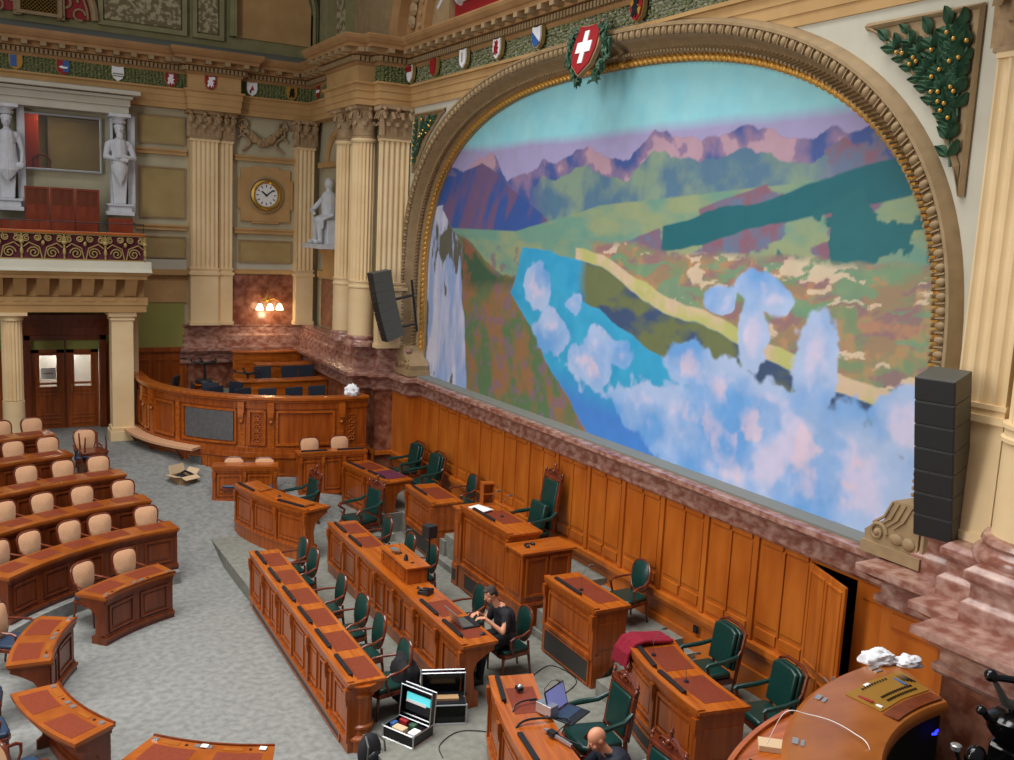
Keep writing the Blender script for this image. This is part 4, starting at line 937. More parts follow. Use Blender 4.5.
# double door under the gallery
dr = thing('door_1', 'double door', 'door', (2.4, 28.0, 1.15)); dr['kind'] = 'structure'; del dr['category']
b = MB(); b.box(-1.0, -.84, -.2, .05, 0, 2.55); b.box(.84, 1.0, -.2, .05, 0, 2.55); b.box(-1.0, 1.0, -.2, .05, 2.42, 2.55); b.box(1.0, 1.12, -.1, 0, 0, 2.3); b.box(-1.12, -1.0, -.1, 0, 0, 2.3)
b.prism([(-.32, 2.98), (0, 2.98), (0, 2.55), (-.22, 2.55), (-.24, 2.75)], -1.1, 1.1, 0); b.box(-1.18, 1.18, -.36, 0, 2.98, 3.12); b.build('door_frame', 'wooddk', dr, bevel=.01)
for s in (-1, 1):
    b = MB(); x0, x1 = (.02, .83) if s > 0 else (-.83, -.02)
    b.box(x0, x1, .0, .05, 0, 1.1); b.box(x0, x0+.2, 0, .05, 1.1, 2.42); b.box(x1-.2, x1, 0, .05, 1.1, 2.42); b.box(x0, x1, 0, .05, 2.05, 2.42)
    for z0, z1 in [(.12, .3), (.36, .95), (1.02, 1.14)]: b.ring(x0+.1, x1-.1, z0, z1, .04, -.03, .01)
    b.ring(x0+.14, x1-.14, 1.2, 2.05, .06, -.03, .03); lfz = b.build('door_leaf', 'woodv', dr, bevel=.006)
    b = MB(); b.prism(archpoly(x0+.22, x1-.22, 1.27, 1.85, 12), .015, .025, 1); g = b.build('pane', 'glass', lfz)
    b = MB(); b.tube([((x0+x1)/2-s*.28, -.03, .95), ((x0+x1)/2-s*.28, -.09, 1.0), ((x0+x1)/2-s*.28, -.09, 1.15), ((x0+x1)/2-s*.28, -.03, 1.2)], .014); b.build('door_handle', 'brass', lfz)
b = MB(); b.box(-.02, .02, -.05, .06, 0, 2.42); b.build('centre_post', 'wooddk', dr)
b = MB(); b.box(1.6, 3.2, 28.9, 29, 1, 3.6); b.box(1.5, 1.6, 28.3, 29, 1, 3.6); b.box(3.2, 3.3, 28.3, 29, 1, 3.6); b.box(1.5, 3.3, 28.3, 29, 3.55, 3.65); struct(b.build('wall_lobby', 'pale'))
area('lobby_lamp', (2.4, 28.65, 3.4), .5, 30, (.9, .95, 1))
t = thing('paper_notice', 'white paper notice in the left door pane', 'notice', (1.98, 28.0, 2.5)); b = MB(); b.box(-.18, .18, -.012, -.002, 0, .3); b.build('sheet', 'paper', t)
b = MB(); b.box(-.12, .12, -.016, -.012, .14, .17); b.build('print', 'yellow', t)

# ============================================================ CURVED ENCLOSURE (far left)
EC, ER = (8.0, 26.1), 4.0
def efn(r0, z0, c=EC):                                     # s = angle in degrees, t outwards
    def f(s, t, z): a = math.radians(s); return (c[0]+(r0+t)*math.cos(a), c[1]+(r0+t)*math.sin(a), z0+z)
    return f
en = thing('curved_enclosure', 'tall curved wooden enclosure wall with carved brackets around the far corner seats', 'parapet', (4.2, 25, .6))
T = Matrix.Translation((-4.2, -25, -.6)); F4 = efn(ER, 0)
A0, A1 = 176, 281
b = MB(F4, T); b.box(A0, A1, -.06, .0, .3, 2.66, 48); b.box(A0, A1, -.02, .03, 2.5, 2.66, 48); b.box(A0, A1, -.02, .05, 1.4, 1.54, 48); b.box(A0, A1, -.02, .09, 1.3, 1.42, 48)
b.box(A0, A1, -.02, .05, .3, 1.3, 48)
b.box(-.01, -.005, 0, 0.001, 0, .001) if 0 else None
b.fn = None; b.box(3.94, 4.0, 26.3, 27.9, .9, 2.66); b.box(3.9, 3.94, 26.3, 27.9, 1.3, 1.42)
b.build('wall', 'woodv', en)
b = MB(F4, T); b.box(A0, A1, -.2, .12, 2.72, 2.8, 48); b.box(A0, A1, -.14, .07, 2.66, 2.72, 48); b.fn = None; b.box(3.88, 4.2, 26.3, 27.9, 2.66, 2.8); b.build('top_rail', 'wood', en, bevel=.015)
def epan(b, a0, a1, z0, z1, raised=True, wd=.05):
    n = max(2, int(abs(a1-a0))); dg = math.degrees(wd/ER)
    b.box(a0, a1, 0, .05, z0, z0+wd, n); b.box(a0, a1, 0, .05, z1-wd, z1, n); b.box(a0, a0+dg, 0, .05, z0, z1); b.box(a1-dg, a1, 0, .05, z0, z1)
b = MB(F4, T)
for a0, a1 in [(178, 188), (189.5, 193.5), (198, 209.5), (213.5, 235), (239, 245), (248.5, 268.5)]: epan(b, a0, a1, 1.6, 2.46)
for a in (195.5, 211.3): b.box(a-.9, a+.9, 0, .05, 1.5, 2.5)
for a0, a1 in [(204, 214), (216, 223), (224.5, 235), (236.5, 247), (248.5, 259), (260.5, 270)]: epan(b, a0, a1, .88, 1.25, wd=.04); b.box(a0-.7, a0-.2, 0, .07, .62, 1.3)
b.build('panel_mouldings', 'wood', en)
for a in (189, 196.3, 236.8, 246.8, 270.8):
    b = MB(efn(ER, 0), T); b.box(a-1.1, a+1.1, 0, .12, 2.4, 2.66, 2); b.box(a-.9, a+.9, 0, .14, 2.3, 2.42, 2); b.box(a-.7, a+.7, 0, .08, 2.2, 2.3, 2); b.box(a-1.1, a+1.1, 0, .03, 1.45, 2.4, 2)
    a_ = math.radians(a); b.fn = None; b.ball((EC[0]+(ER+.08)*math.cos(a_), EC[1]+(ER+.08)*math.sin(a_), 2.18), .05, 8, 5); b.build('bracket', 'wood', en, smooth=True)
for a in (192.6, 242, 275):
    b = MB(None, T); a_ = math.radians(a); cx, cy = EC[0]+(ER+.02)*math.cos(a_), EC[1]+(ER+.02)*math.sin(a_)
    for k in range(5):
        z = 1.72+.14*k
        for s in (-1, 1): b.tube([(cx-s*math.sin(a_)*(.02+.07*(1-q/9)*math.sin(q*.7)), cy+s*math.cos(a_)*(.02+.07*(1-q/9)*math.sin(q*.7)), z+.07*(1-q/9)*math.cos(q*.7)) for q in range(9)], .014, 5)
        b.ball((cx, cy, z+.06), .025, 6, 4)
    b.build('carved_ornament', 'wood', en, smooth=True)
b = MB(efn(ER+.01, 0), T); b.box(214.8, 233.8, 0, .03, 1.68, 2.4, 16); b.build('slate_panel', 'greypanel', en)
for a0, a1 in [(216.8, 222.2), (237.4, 246.2), (205, 213)]: b = MB(efn(ER+.06, 0), T); b.box(a0, a1, 0, .02, .93, 1.2, 6); b.build('lower_slate_panel', 'greypanel', en)
b = MB(efn(ER, 0), T); b.box(A0, 225, 0, .38, .2, .62, 24); b.box(225, A1, 0, .12, .2, .62, 24); b.build('plinth', 'wooddk', en)
bn = MB(); P = []
for k in range(13):
    a = math.radians(176+46*k/12); P.append([(EC[0]+r*math.cos(a), EC[1]+r*math.sin(a)) for r in (ER+.06, ER+.42)])
i = bn._a([(p[0], p[1], z) for pr_ in P for p in pr_ for z in (1.42, 1.48)])
for k in range(12):
    q = i+4*k
    for a_, c_ in ((0, 1), (1, 3), (3, 2), (2, 0)): bn.f.append((q+a_, q+c_, q+4+c_, q+4+a_))
bn.f += [(i, i+1, i+3, i+2), (i+48, i+49, i+51, i+50)]
pk = thing('shelf_bench', 'light wooden plank shelf curving along the outside of the enclosure', 'shelf', (4, 24, .9)); o = bn.build('plank', 'cream', pk); o.location = (-4, -24, -.9)
for k in (2, 6, 10):
    b = MB(T=Matrix.Translation((-4, -24, -.9))); a = math.radians(176+46*k/12); b.tube([(EC[0]+(ER+.06)*math.cos(a), EC[1]+(ER+.06)*math.sin(a), 1.0), (EC[0]+(ER+.35)*math.cos(a), EC[1]+(ER+.35)*math.sin(a), 1.42)], .02); b.build('bracket', 'wooddk', pk)
# tiers inside
b = MB(); b.prism([(5.0, 24), (6.3, 22.6), (8.6, 22.9), (8.7, 27.9), (4.3, 27.9), (4.4, 25.5)], .3, 1.75, 2); struct(b.build('enclosure_floor', 'carpetp'))
def tier(y, x0, x1, z0, h, label):
    t = thing('tiered_desk', label, 'desk', ((x0+x1)/2, y, z0)); hw = (x1-x0)/2
    f = lambda s, q, z: (s, q-.16*(1-(s/hw)**2)+.0, z)
    b = MB(f); b.box(-hw, hw, 0, .05, 0, h, 12); b.box(-hw, hw, -.02, .0, h*.5, h*.58, 12)
    for k in range(4): x = -hw+2*hw*k/4; b.box(x+.05, x+.09, -.02, 0, 0, h, 1)
    b.build('front', 'wood', t); b = MB(f); b.box(-hw-.03, hw+.03, -.05, .4, h, h+.05, 12); b.build('desktop', 'wood', t, bevel=.01)
tier(24.9, 6.25, 8.68, 1.75, 1.0, 'front curved wooden desk tier inside the enclosure, chairs before it')
tier(26.1, 7.05, 8.72, 2.0, 1.0, 'middle curved wooden desk tier inside the enclosure')
tier(27.3, 6.7, 8.7, 2.1, 1.1, 'rear wooden desk tier inside the enclosure against the marble')
b = MB(); b.box(5.9, 8.6, 25.0, 26.1, 1.7, 2.0); b.box(6.3, 8.65, 26.1, 27.9, 1.7, 2.1); struct(b.build('enclosure_step', 'carpetp'))
def office():
    t = thing('office_chair', '', 'chair'); 
    b = MB(); b.box(-.23, .23, -.22, .24, .44, .51); b.build('seat', 'navydk', t, bevel=.03)
    b = MB(T=Matrix.Translation((0, -.24, .55)) @ Matrix.Rotation(math.radians(8), 4, 'X')); b.prism([(-.2, 0), (.2, 0), (.23, .5), (-.23, .52)], -.03, .03, 1); b.build('backrest', 'navydk', t, bevel=.02)
    b = MB(); b.tube([(0, 0, .44), (0, 0, .08)], .03); b.tube([(0, -.2, .46), (0, -.3, .5), (0, -.27, .75)], .02)
    b.build('column', 'black', t)
    b = MB()
    for k in range(5): a = 2*PI*k/5; b.tube([(0, 0, .1), (.28*math.cos(a), .28*math.sin(a), .06)], [.03, .018]); b.ball((.28*math.cos(a), .28*math.sin(a), .03), .03, 8, 5)
    b.build('star_base', 'black', t, smooth=True); return t
OF = Kind(office); g = 'dark office chairs in the enclosure'
ofs = [(7.95, 23.4, 1.75, 175, 'rightmost in the front row'), (7.35, 23.3, 1.75, 182, 'second from the right in the front row'), (6.6, 23.3, 1.75, 170, 'third from the right in the front row'), (6.15, 23.45, 1.75, 195, 'fourth from the right in the front row, turned'),
       (8.3, 25.35, 2.0, 180, 'right one of the three behind the front tier'), (7.8, 25.3, 2.0, 178, 'middle one of the three behind the front tier'), (7.05, 25.35, 2.0, 172, 'left one of the three behind the front tier'),
       (5.6, 23.9, 1.75, 200, 'standing left of the front tier'), (5.35, 24.5, 1.75, 150, 'beside the pedestal with the upturned chair'), (4.8, 25.0, 1.75, 80, 'by the curved wall at the left'), (4.65, 26.2, 1.75, 60, 'nearest the green wall'), (5.9, 24.6, 1.75, 120, 'behind the upright one left of the tiers')]
for x, y, z, r, nm in ofs: OF((x, y, z), math.radians(r+180 if False else r), f'dark navy office chair inside the enclosure, {nm}', g)
t = thing('pedestal_cabinet', 'small wooden cabinet inside the enclosure with a chair turned upside down on it', 'cabinet', (5.55, 25.4, 1.75))
b = MB(); b.box(-.3, .3, -.25, .25, 0, .9); b.ring(-.25, .25, .1, .8, .05, -.27, -.24); b.build('body', 'woodv', t); b = MB(); b.box(-.34, .34, -.29, .29, .9, .94); b.build('cabinet_top', 'wood', t, bevel=.01)
def upturned(x, y, z, label):
    t = thing('swivel_chair', label, 'chair', (x, y, z), .4, 'swivel chairs turned upside down')
    b = MB(); b.lathe([(0, 0), (.24, 0), (.26, .04), (.22, .08), (0, .09)], n=20); b.build('seat', 'black', t, smooth=True); b = MB(); b.tube([(0, 0, .08), (0, 0, .52)], .03); b.build('column', 'black', t)
    b = MB()
    for k in range(5): a = 2*PI*k/5; b.tube([(0, 0, .5), (.34*math.cos(a), .34*math.sin(a), .56)], [.03, .02]); b.ball((.34*math.cos(a), .34*math.sin(a), .6), .035, 8, 5)
    b.build('star_base', 'black', t, smooth=True)
upturned(5.5, 25.4, 2.7, 'black swivel chair turned upside down on the wooden cabinet')
upturned(6.6, 25.3, 2.4, 'black swivel chair turned upside down left of the office chairs')
t = thing('cardboard_box', 'open cardboard box with raised flaps on the carpet by the enclosure', 'box', (4.42, 22.7, .68), .5)
b = MB(); b.box(-.22, .22, -.2, -.185, 0, .3); b.box(-.22, .22, .185, .2, 0, .3); b.box(-.22, -.205, -.2, .2, 0, .3); b.box(.205, .22, -.2, .2, 0, .3); b.box(-.22, .22, -.2, .2, 0, .02); b.build('carton', 'card', t)
for p, nm in [([(-.22, -.2, .3), (.22, -.2, .3), (.21, -.36, .25), (-.21, -.36, .25)], 0), ([(-.22, .2, .3), (.22, .2, .3), (.21, .26, .5), (-.21, .26, .5)], 0), ([(-.22, -.2, .3), (-.22, .2, .3), (-.38, .18, .33), (-.38, -.18, .33)], 0), ([(.22, -.2, .3), (.22, .2, .3), (.34, .18, .4), (.34, -.18, .4)], 0)]:
    b = MB(); b.grid([p[0], p[1], p[3], p[2]], 2, 2); b.build('flap', 'cardin', t, solid=.01)
b = MB(); b.ball((-.05, .02, .24), (.16, .12, .08), 10, 6); b.tube([(-.2, .1, .25), (.1, .05, .36), (.2, -.1, .28)], .03); b.build('contents', 'black', t, smooth=True)
def cloth_blob(name, label, loc, r, seed, m='white', cat='cloth', amp=.35, sq=(1, 1, 1), rz=0):
    b = MB(); n, mm = 44, 28; P = []
    import mathutils
    for j in range(mm):
        e = -PI/2+PI*j/(mm-1)
        for k in range(n+1):
            a = 2*PI*k/n; d = Vector((math.cos(e)*math.cos(a), math.cos(e)*math.sin(a), math.sin(e))); nz = mathutils.noise.noise(d*2.2+Vector((seed, 0, 0)))*amp+abs(mathutils.noise.noise(d*5+Vector((0, seed, 0))))*amp*.5
            p = d*r*(1+nz); P.append((p.x*sq[0], p.y*sq[1], max(-r*.55*sq[2], p.z*sq[2])+r*.55*sq[2]))
    b.grid(P, mm, n+1); o = b.build(name, m, None, smooth=True); o.location = loc; o.rotation_euler.z = rz; return tag(o, label, cat)
cloth_blob('crumpled_cloth', 'white crumpled cloth on the rail end of the far enclosure', (8.35, 22.14, 2.8), .17, 3)
# ============================================================ DESKS
def desk(label, loc, rotz, s0, s1, depth, H, rear, fn=None, ns=1, npan=3, plinth=.28, vent=None, pads=(), bars=(), group=None,
         wood='woodv', topm='wood', brackets=True, name='desk', cat='desk', padm='pad', endsolid=False, rearz=0, lip=True, bn=None, paddepth=None):
    """s along the front, t from the front to the rear, z up from the base; H = top height; rear = floor step behind the front"""
    t = thing(name, label, cat, loc, rotz, group); L = s1-s0
    def B(): return MB(fn)
    b = B(); b.box(s0+.04, s1-.04, .05, .1, .0, H-.05, ns)
    b.box(s0+.04, s1-.04, .02, .1, H-.13, H-.05, ns); b.box(s0+.04, s1-.04, .0, .1, H-.08, H-.05, ns)
    z0, z1 = plinth+.04, H-.17
    for k in range(npan):
        a, c = s0+.06+(L-.12)*k/npan, s0+.06+(L-.12)*(k+1)/npan; m_ = max(1, ns//npan)
        b.ring(a+.07, c-.07, z0+.03, z1-.02, .035, .025, .06, m_); b.box(a+.15, c-.15, .038, .06, z0+.11, z1-.1, m_)
    b.build('front_panel', wood, t)
    b = B(); b.box(s0+.02, s1-.02, .015, .16, 0, plinth-.05, ns); b.box(s0+.02, s1-.02, -.005, .16, plinth-.05, plinth, ns); b.box(s0+.03, s1-.03, .03, .12, plinth, plinth+.04, ns)
    b.build('plinth', wood, t)
    if vent:
        b = B(); b.box(vent[0], vent[1], .0, .03, vent[2], vent[3], ns); vg = b.build('vent_grille', 'vent', t)
        b = B(); b.ring(vent[0]-.03, vent[1]+.03, vent[2]-.03, vent[3]+.03, .03, -.005, .03, ns); b.build('vent_frame', wood, vg)
    if brackets:
        for k in range((bn or npan)+1):
            a = s0+.06+(L-.12)*k/(bn or npan); b = B(); b.box(a-.035, a+.035, .0, .06, plinth, H-.17); b.box(a-.04, a+.04, -.03, .06, H-.24, H-.1); b.box(a-.03, a+.03, -.02, .05, H-.3, H-.24); b.box(a-.02, a+.02, -.01, .05, H-.34, H-.3)
            b.build('bracket', wood, t)
    for k, s in enumerate((s0+.03, s1-.07)):
        b = B()
        P = [(.05, 0), (depth*.52, 0), (depth*.52, plinth), (depth*.4, plinth+.05), (depth*.36, H*.55), (depth*.44, H-.3), (depth*.7, H-.2), (depth*.92, H-.14), (depth*.92, H-.05), (.05, H-.05)]
        if endsolid: P = [(.05, 0), (depth*.92, 0), (depth*.92, H-.05), (.05, H-.05)]
        P = [(p[0], max(p[1], rear if p[0] > .3*depth else 0)) for p in P]
        b.prism(P, s, s+.04, 0)
        if endsolid: b.box(s-.01, s+.05, .1, depth*.85, plinth+.1, H-.25)
        b.build('end_panel', wood, t)
    b = B(); b.box(s0, s1, .0, depth, H-.045, H, ns); b.box(s0+.02, s1-.02, .02, depth-.02, H-.075, H-.045, ns); dtop = b.build('desktop', topm, t, bevel=.006 if fn is None else 0)
    b = B(); b.box(s0+.08, s1-.08, depth-.12, depth-.08, H-.16, H-.07, ns); b.build('apron', wood, t)
    if lip: b = B(); b.box(s0+.01, s1-.02, -.01, .09, H, H+.025, ns); b.build('front_ledge', topm, t)
    pd = paddepth or (depth*.3, depth*.9)
    for a, c in pads: b = B(); b.box(a, c, pd[0], pd[1], H-.002, H+.004, max(1, ns//4)); b.build('writing_pad', padm, dtop)
    off = .025 if lip else 0
    for a, c in bars:
        b = B(); b.box(a, c, .07, .13, H, H+off+.035, 1); b.build('reading_light_bar', 'black', t, bevel=.01 if fn is None else 0)
    return t
def arcl(r):
    return lambda s, t, z: ((r+t)*math.sin(s/r), (r+t)*math.cos(s/r)-r, z)
def polar(r, a): return (CX+r*math.cos(math.radians(a)), CY+r*math.sin(math.radians(a)))
# first ring: four two-seat desks
rr = 3.35
def ringdesk(a, label):
    x, y = polar(rr, a); L = math.radians(25.5)*rr
    t = desk(label, (x, y, 0), math.radians(a-90), -L/2, L/2, .58, .83, 0, arcl(rr), 14, 2, .12, None, [(-L/2+.12, -.12), (.12, L/2-.12)], (), 'two-seat curved desks round the arena', 'wooddk', 'woodtop', False, padm='pad', lip=False)
    b = MB(arcl(rr)); b.box(-L/2, L/2, -.005, .02, .83, .85, 12); b.build('edge_strip', 'wooddk', t)
    for s in (-L/2+.1, -.04, .1, L/2-.12):
        b = MB(arcl(rr)); b.box(s, s+.07, .06, .12, .83, .845); b.build('socket_plate', 'silver', t)
    for s in (-L/2+.25, .25): b = MB(arcl(rr)); b.box(s, s+.03, .08, .11, .83, .84); b.build('ink_hole', 'black', t)
    for s in (-L/2+.35, .35): b = MB(arcl(rr)); b.box(s, s+.22, .06, .13, .829, .836); b.build('name_strip', 'cork', t)
    return t
ringdesk(123.1, 'two-seat curved desk with two beige chairs behind it, nearest the long rows')
ringdesk(162.2, 'two-seat curved desk at the left edge beside a single beige chair')
ringdesk(200.3, 'two-seat curved desk in the lower left corner with purple-brown pads')
r4 = ringdesk(236.1, 'two-seat curved desk cut by the bottom edge, with two white cards')
for s in (-.62, .05):
    x, y = polar(rr+.09, 236.1+math.degrees(-s/rr) if False else 236.1-math.degrees(s/rr)); o = MB().box(-.04, .04, -.035, .035, 0, .006).build('white_card', 'paper'); o.location = (x, y, .847); o.rotation_euler.z = math.radians(146)
    tag(o, 'small white card on the bottom desk, '+('right one' if s < 0 else 'left one'), 'card', 'white cards on the bottom desk')
ordn = ['first', 'second', 'third', 'fourth', 'fifth', 'sixth', 'seventh', 'eighth']
for k, (r, z, a, bb) in enumerate(ROWS):
    L = math.radians(bb-a)*r; am = (a+bb)/2; x, y = polar(r, am); nse = max(2, round(L/.74)); sp = (L-.16)/nse
    desk(f'long curved wooden desk row, {ordn[k+1]} from the open floor', (x, y, z), math.radians(am-90), -L/2, L/2, .55, .82, 0, arcl(r), 40, max(2, nse), .1, None,
         [(-L/2+.08+sp*q+.12, -L/2+.08+sp*(q+1)-.12) for q in range(nse)], (), 'long curved desk rows', 'wooddk', 'woodtop', False, 'desk_row', 'desk', lip=False)

# --- wall side desks (s runs from the far end towards the camera)
def seg(p, q, z): return (p[0], p[1], z), math.atan2(q[1]-p[1], q[0]-p[0]), math.hypot(q[0]-p[0], q[1]-p[1])
loc, rz, L = seg((4.42, 16.76), (4.27, 11.2), 0)
pads = [(.1+.92*k+.12, .1+.92*(k+1)-.14) for k in range(6)]
t = desk('long front desk with six leather pads and a dark vent strip along its foot', loc, rz, 0, L, .54, 1.0, .25, None, 1, 8, .2, (.3, L-.35, .05, .13), pads, [(p[0]-.1, p[1]-.1) for p in pads], 'two long desks facing the arena', bn=6)
b = MB(); b.lathe([(.2, 0), (.2, .15), (.23, .17), (.23, .2), (.17, .23), (.16, .3), (.18, .32), (.18, .35), (.15, .37), (.15, .75), (.18, .77), (.18, .8), (.15, .82), (.18, .9), (.23, .94), (.23, .955), (0, .955)], (L-.16, .24, 0), 24, -PI/2, PI/2)
b.build('rounded_end', 'woodv', t, smooth=True)
loc, rz, L = seg((6.07, 17.25), (5.95, 11.2), .25)
pads = [(.08+.84*k+.12, .08+.84*(k+1)-.12) for k in (0, 1, 4, 5, 6)]
desk('second long desk where the man in black types on a laptop', loc, rz, 0, L, .57, .97, 0, None, 1, 8, .22, None, [pads[0], pads[1], pads[3], pads[4]], [(p[0]-.06, p[1]-.04) for p in (pads[0], pads[1], pads[3], pads[4])], 'two long desks facing the arena', bn=7)
t = thing('speaking_lectern', 'raised wooden box lectern standing on the second long desk', 'lectern', (6.17, 14.85, 1.22), rz)
b = MB(); b.box(.03, 1.2, .03, .38, 0, .26); b.ring(.1, 1.12, .04, .22, .03, .015, .035); b.build('body', 'woodv', t); b = MB(); b.box(0, 1.23, 0, .43, .26, .29); b.build('lectern_top', 'wood', t, bevel=.006)
b = MB(); b.lathe([(0, 0), (.035, 0), (.03, .01), (0, .012)], (1.0, .2, .29), 12); b.build('cable_grommet', 'black', t)
def mic(x, y, z, rz, label, h=.38, col='silver'):
    t = thing('gooseneck_microphone', label, 'microphone', (x, y, z), rz, 'gooseneck microphones on the desks')
    b = MB(); b.lathe([(0, 0), (.035, 0), (.03, .015), (0, .02)], n=12); b.build('base', 'black', t); b = MB(); b.tube([(0, 0, .01), (0, -.02, h*.5), (0, .06, h*.9), (0, .14, h)], .004, 6); b.build('stem', 'speakerside' if col == 'silver' else col, t)
    b = MB(); cap(b, (0, .13, h), (0, .19, h-.01), .018, .018, 8); b.build('microphone_head', 'speakerside', t, smooth=True)
mic(6.35, 14.35, 1.51, -PI/2, 'pale curved microphone on the raised lectern box', .4); 
t = thing('microphone_stub', 'small blue-black desk microphone on the raised lectern box', 'microphone', (6.3, 14.0, 1.51)); b = MB(); b.lathe([(0, 0), (.04, 0), (.035, .05), (.02, .1), (0, .11)], n=12); b.build('body', 'black', t, smooth=True)
t = thing('card_holder', 'small metal holder on the raised lectern box beside the microphones', 'holder', (6.27, 14.4, 1.51)); b = MB(); b.box(-.05, .05, -.1, .1, .06, .075); b.tube([(0, 0, 0), (0, 0, .06)], .01); b.build('plate', 'silver', t)

loc, rz, L = seg((4.99, 20.21), (5.83, 17.82), .25)
def bow(L, d): return lambda s, t, z: (s, t-d*(1-((s-L/2)/(L/2))**2), z)
t = desk('curved wooden desk with three front panels near the open floor, crested chair behind', loc, rz, 0, L, .6, 1.07, 0, bow(L, .14), 12, 3, .3, None, (), [(.05, .75), (L-.9, L-.2)], None)
b = MB(bow(L, .14)); b.box(.85, L-.95, .25, .5, 1.068, 1.075, 4); b.build('plain_pad', 'wood', t)
for k, s in enumerate((.8, L-.28)):
    o = MB().box(-.06, .06, -.14, .14, 0, .05).build('wooden_tray', 'cork', None, bevel=.01); c, s_ = math.cos(rz), math.sin(rz); o.location = (loc[0]+c*s-s_*.25, loc[1]+s_*s+c*.25, 1.325); o.rotation_euler.z = rz
    tag(o, ('far' if k == 0 else 'near')+' light wooden tray on the curved desk near the open floor', 'tray', 'wooden trays')
mic(5.63, 19.0, 1.33, -2.0, 'microphone in the middle of the curved desk near the open floor', .3)
loc, rz, L = seg((5.79, 10.14), (5.1, 7.4), .25)
desk('wooden desk at the bottom covered in cables, with open laptop and throne chair behind', loc, rz, 0, L, .6, 1.03, 0, bow(L, .12), 12, 3, .25, None, [(.35, 1.0)], [(.08, .72), (1.5, 2.1)], None)
loc, rz, L = seg((8.07, 12.49), (8.03, 10.97), .25)
desk('single-seat wooden desk with a large dark grille in its foot and a green oval chair', loc, rz, 0, L, .65, 1.25, .47, None, 1, 1, .5, (.12, L-.12, .06, .4), [(.22, L-.22)], [(.2, .95)], None, endsolid=True)
mic(8.3, 11.75, 1.51, -PI/2, 'thin microphone on the single-seat desk with the big grille', .38)
loc, rz, L = seg((7.97, 10.1), (7.57, 8.1), .25)
desk('two-seat wooden desk with a red scarf on its corner, green leather armchairs behind', loc, rz, 0, L, .72, 1.13, .25, bow(L, .1), 10, 2, .38, (.12, L-.12, .08, .24), [(.25, .95), (1.15, 1.85)], [(.2, .85), (.98, 1.6)], None, endsolid=True)
mic(8.05, 9.6, 1.39, -PI/2, 'microphone on the far half of the desk with the red scarf', .36); mic(7.95, 8.8, 1.39, -PI/2, 'microphone on the near half of the desk with the red scarf', .36)
# president
loc, rz, L = seg((8.05, 15.5), (8.05, 13.62), .25)
desk('tall president desk in the middle, with dark grilles in its foot and two microphones', loc, rz, 0, L, .68, 1.6, .6, None, 1, 1, .5, (.3, L-.1, .08, .36), [(.55, 1.3)], [(.35, 1.15)], None, endsolid=True)
t = thing('side_cabinet', 'lower wooden cabinet with panelled doors on the near side of the president desk', 'cabinet', (8.0, 13.6, .25), 0)
b = MB(); b.box(.02, 1.0, -.52, -.0, 0, 1.42); b.box(-.0, 1.02, -.54, .0, 0, .5); b.box(-.01, 1.03, -.55, 0, .5, .56); b.ring(.08, .5, .66, 1.36, .05, -.55, -.51); b.ring(.54, .96, .66, 1.36, .05, -.55, -.51); b.build('body', 'woodv', t, bevel=.005)
b = MB()
b.box(-.0, .03, -.45, -.08, .7, 1.32); b.build('front_panel', 'woodv', t)
b = MB(); b.box(-.03, 1.06, -.58, .02, 1.42, 1.465); b.build('cabinet_top', 'wood', t, bevel=.008)
t = thing('side_wing', 'narrow panelled wing at the far end of the president desk', 'cabinet', (8.08, 15.52, .25)); b = MB(); b.box(0, .6, 0, .24, 0, 1.49); b.ring(0, .24, .5, 1.3, .04, -.02, .0) if 0 else None; b.box(-.03, 0, 0, .24, 0, .42); b.build('body', 'woodv', t, bevel=.005)
b = MB(); b.box(-.04, .64, -.02, .27, 1.49, 1.53); b.build('wing_top', 'wood', t, bevel=.006); b = MB(); b.box(-.035, -.02, .06, .2, .1, .32); b.build('vent_grille', 'vent', t); b = MB(); b.box(-.012, 0, .05, .2, .55, 1.25); b.build('panel', 'woodv', t, bevel=.004)
mic(8.4, 14.95, 1.86, -PI/2, 'far one of the two microphones on the president desk', .38); mic(8.45, 14.6, 1.86, -PI/2, 'near one of the two microphones on the president desk', .38)
t = thing('letter_box', 'upright light wooden box standing on the far end of the president desk', 'box', (8.6, 15.45, 1.85), -.2); b = MB(); b.ring(-.12, .12, 0, .42, .02, -.09, .09); b.box(-.1, .1, .05, .08, .02, .4); b.box(-.12, .12, -.09, .09, .2, .21); b.build('box_body', 'wood', t)
o = MB().box(-.13, .13, -.2, .2, 0, .015).build('papers', 'paper', None); o.location = (8.28, 15.1, 1.88); o.rotation_euler.z = .3; tag(o, 'grey sheet of papers on the president desk', 'papers')
loc, rz, L = seg((8.25, 18.5), (8.2, 17.0), .25)
desk('single-seat wooden desk between the president desk and the desk with the purple mat', loc, rz, 0, L, .7, 1.2, .45, None, 1, 1, .5, (.12, L-.12, .06, .38), [(.35, L-.3)], [(.2, .9)], None, endsolid=True)
loc, rz, L = seg((7.72, 21.0), (8.03, 19.0), .25)
desk('desk with a bright purple mat against the far pier', loc, rz, 0, L, .7, 1.15, .43, None, 1, 2, .3, None, [(.25, .9)], [(.1, .85), (1.05, 1.75)], None)
c, s_ = math.cos(rz), math.sin(rz); o = MB().box(0, .7, 0, .5, 0, .006).build('purple_mat', 'purplepad'); o.location = (loc[0]+c*1.1-s_*.16, loc[1]+s_*1.1+c*.16, 1.404); o.rotation_euler.z = rz; tag(o, 'bright purple mat on the desk near the far pier', 'mat')
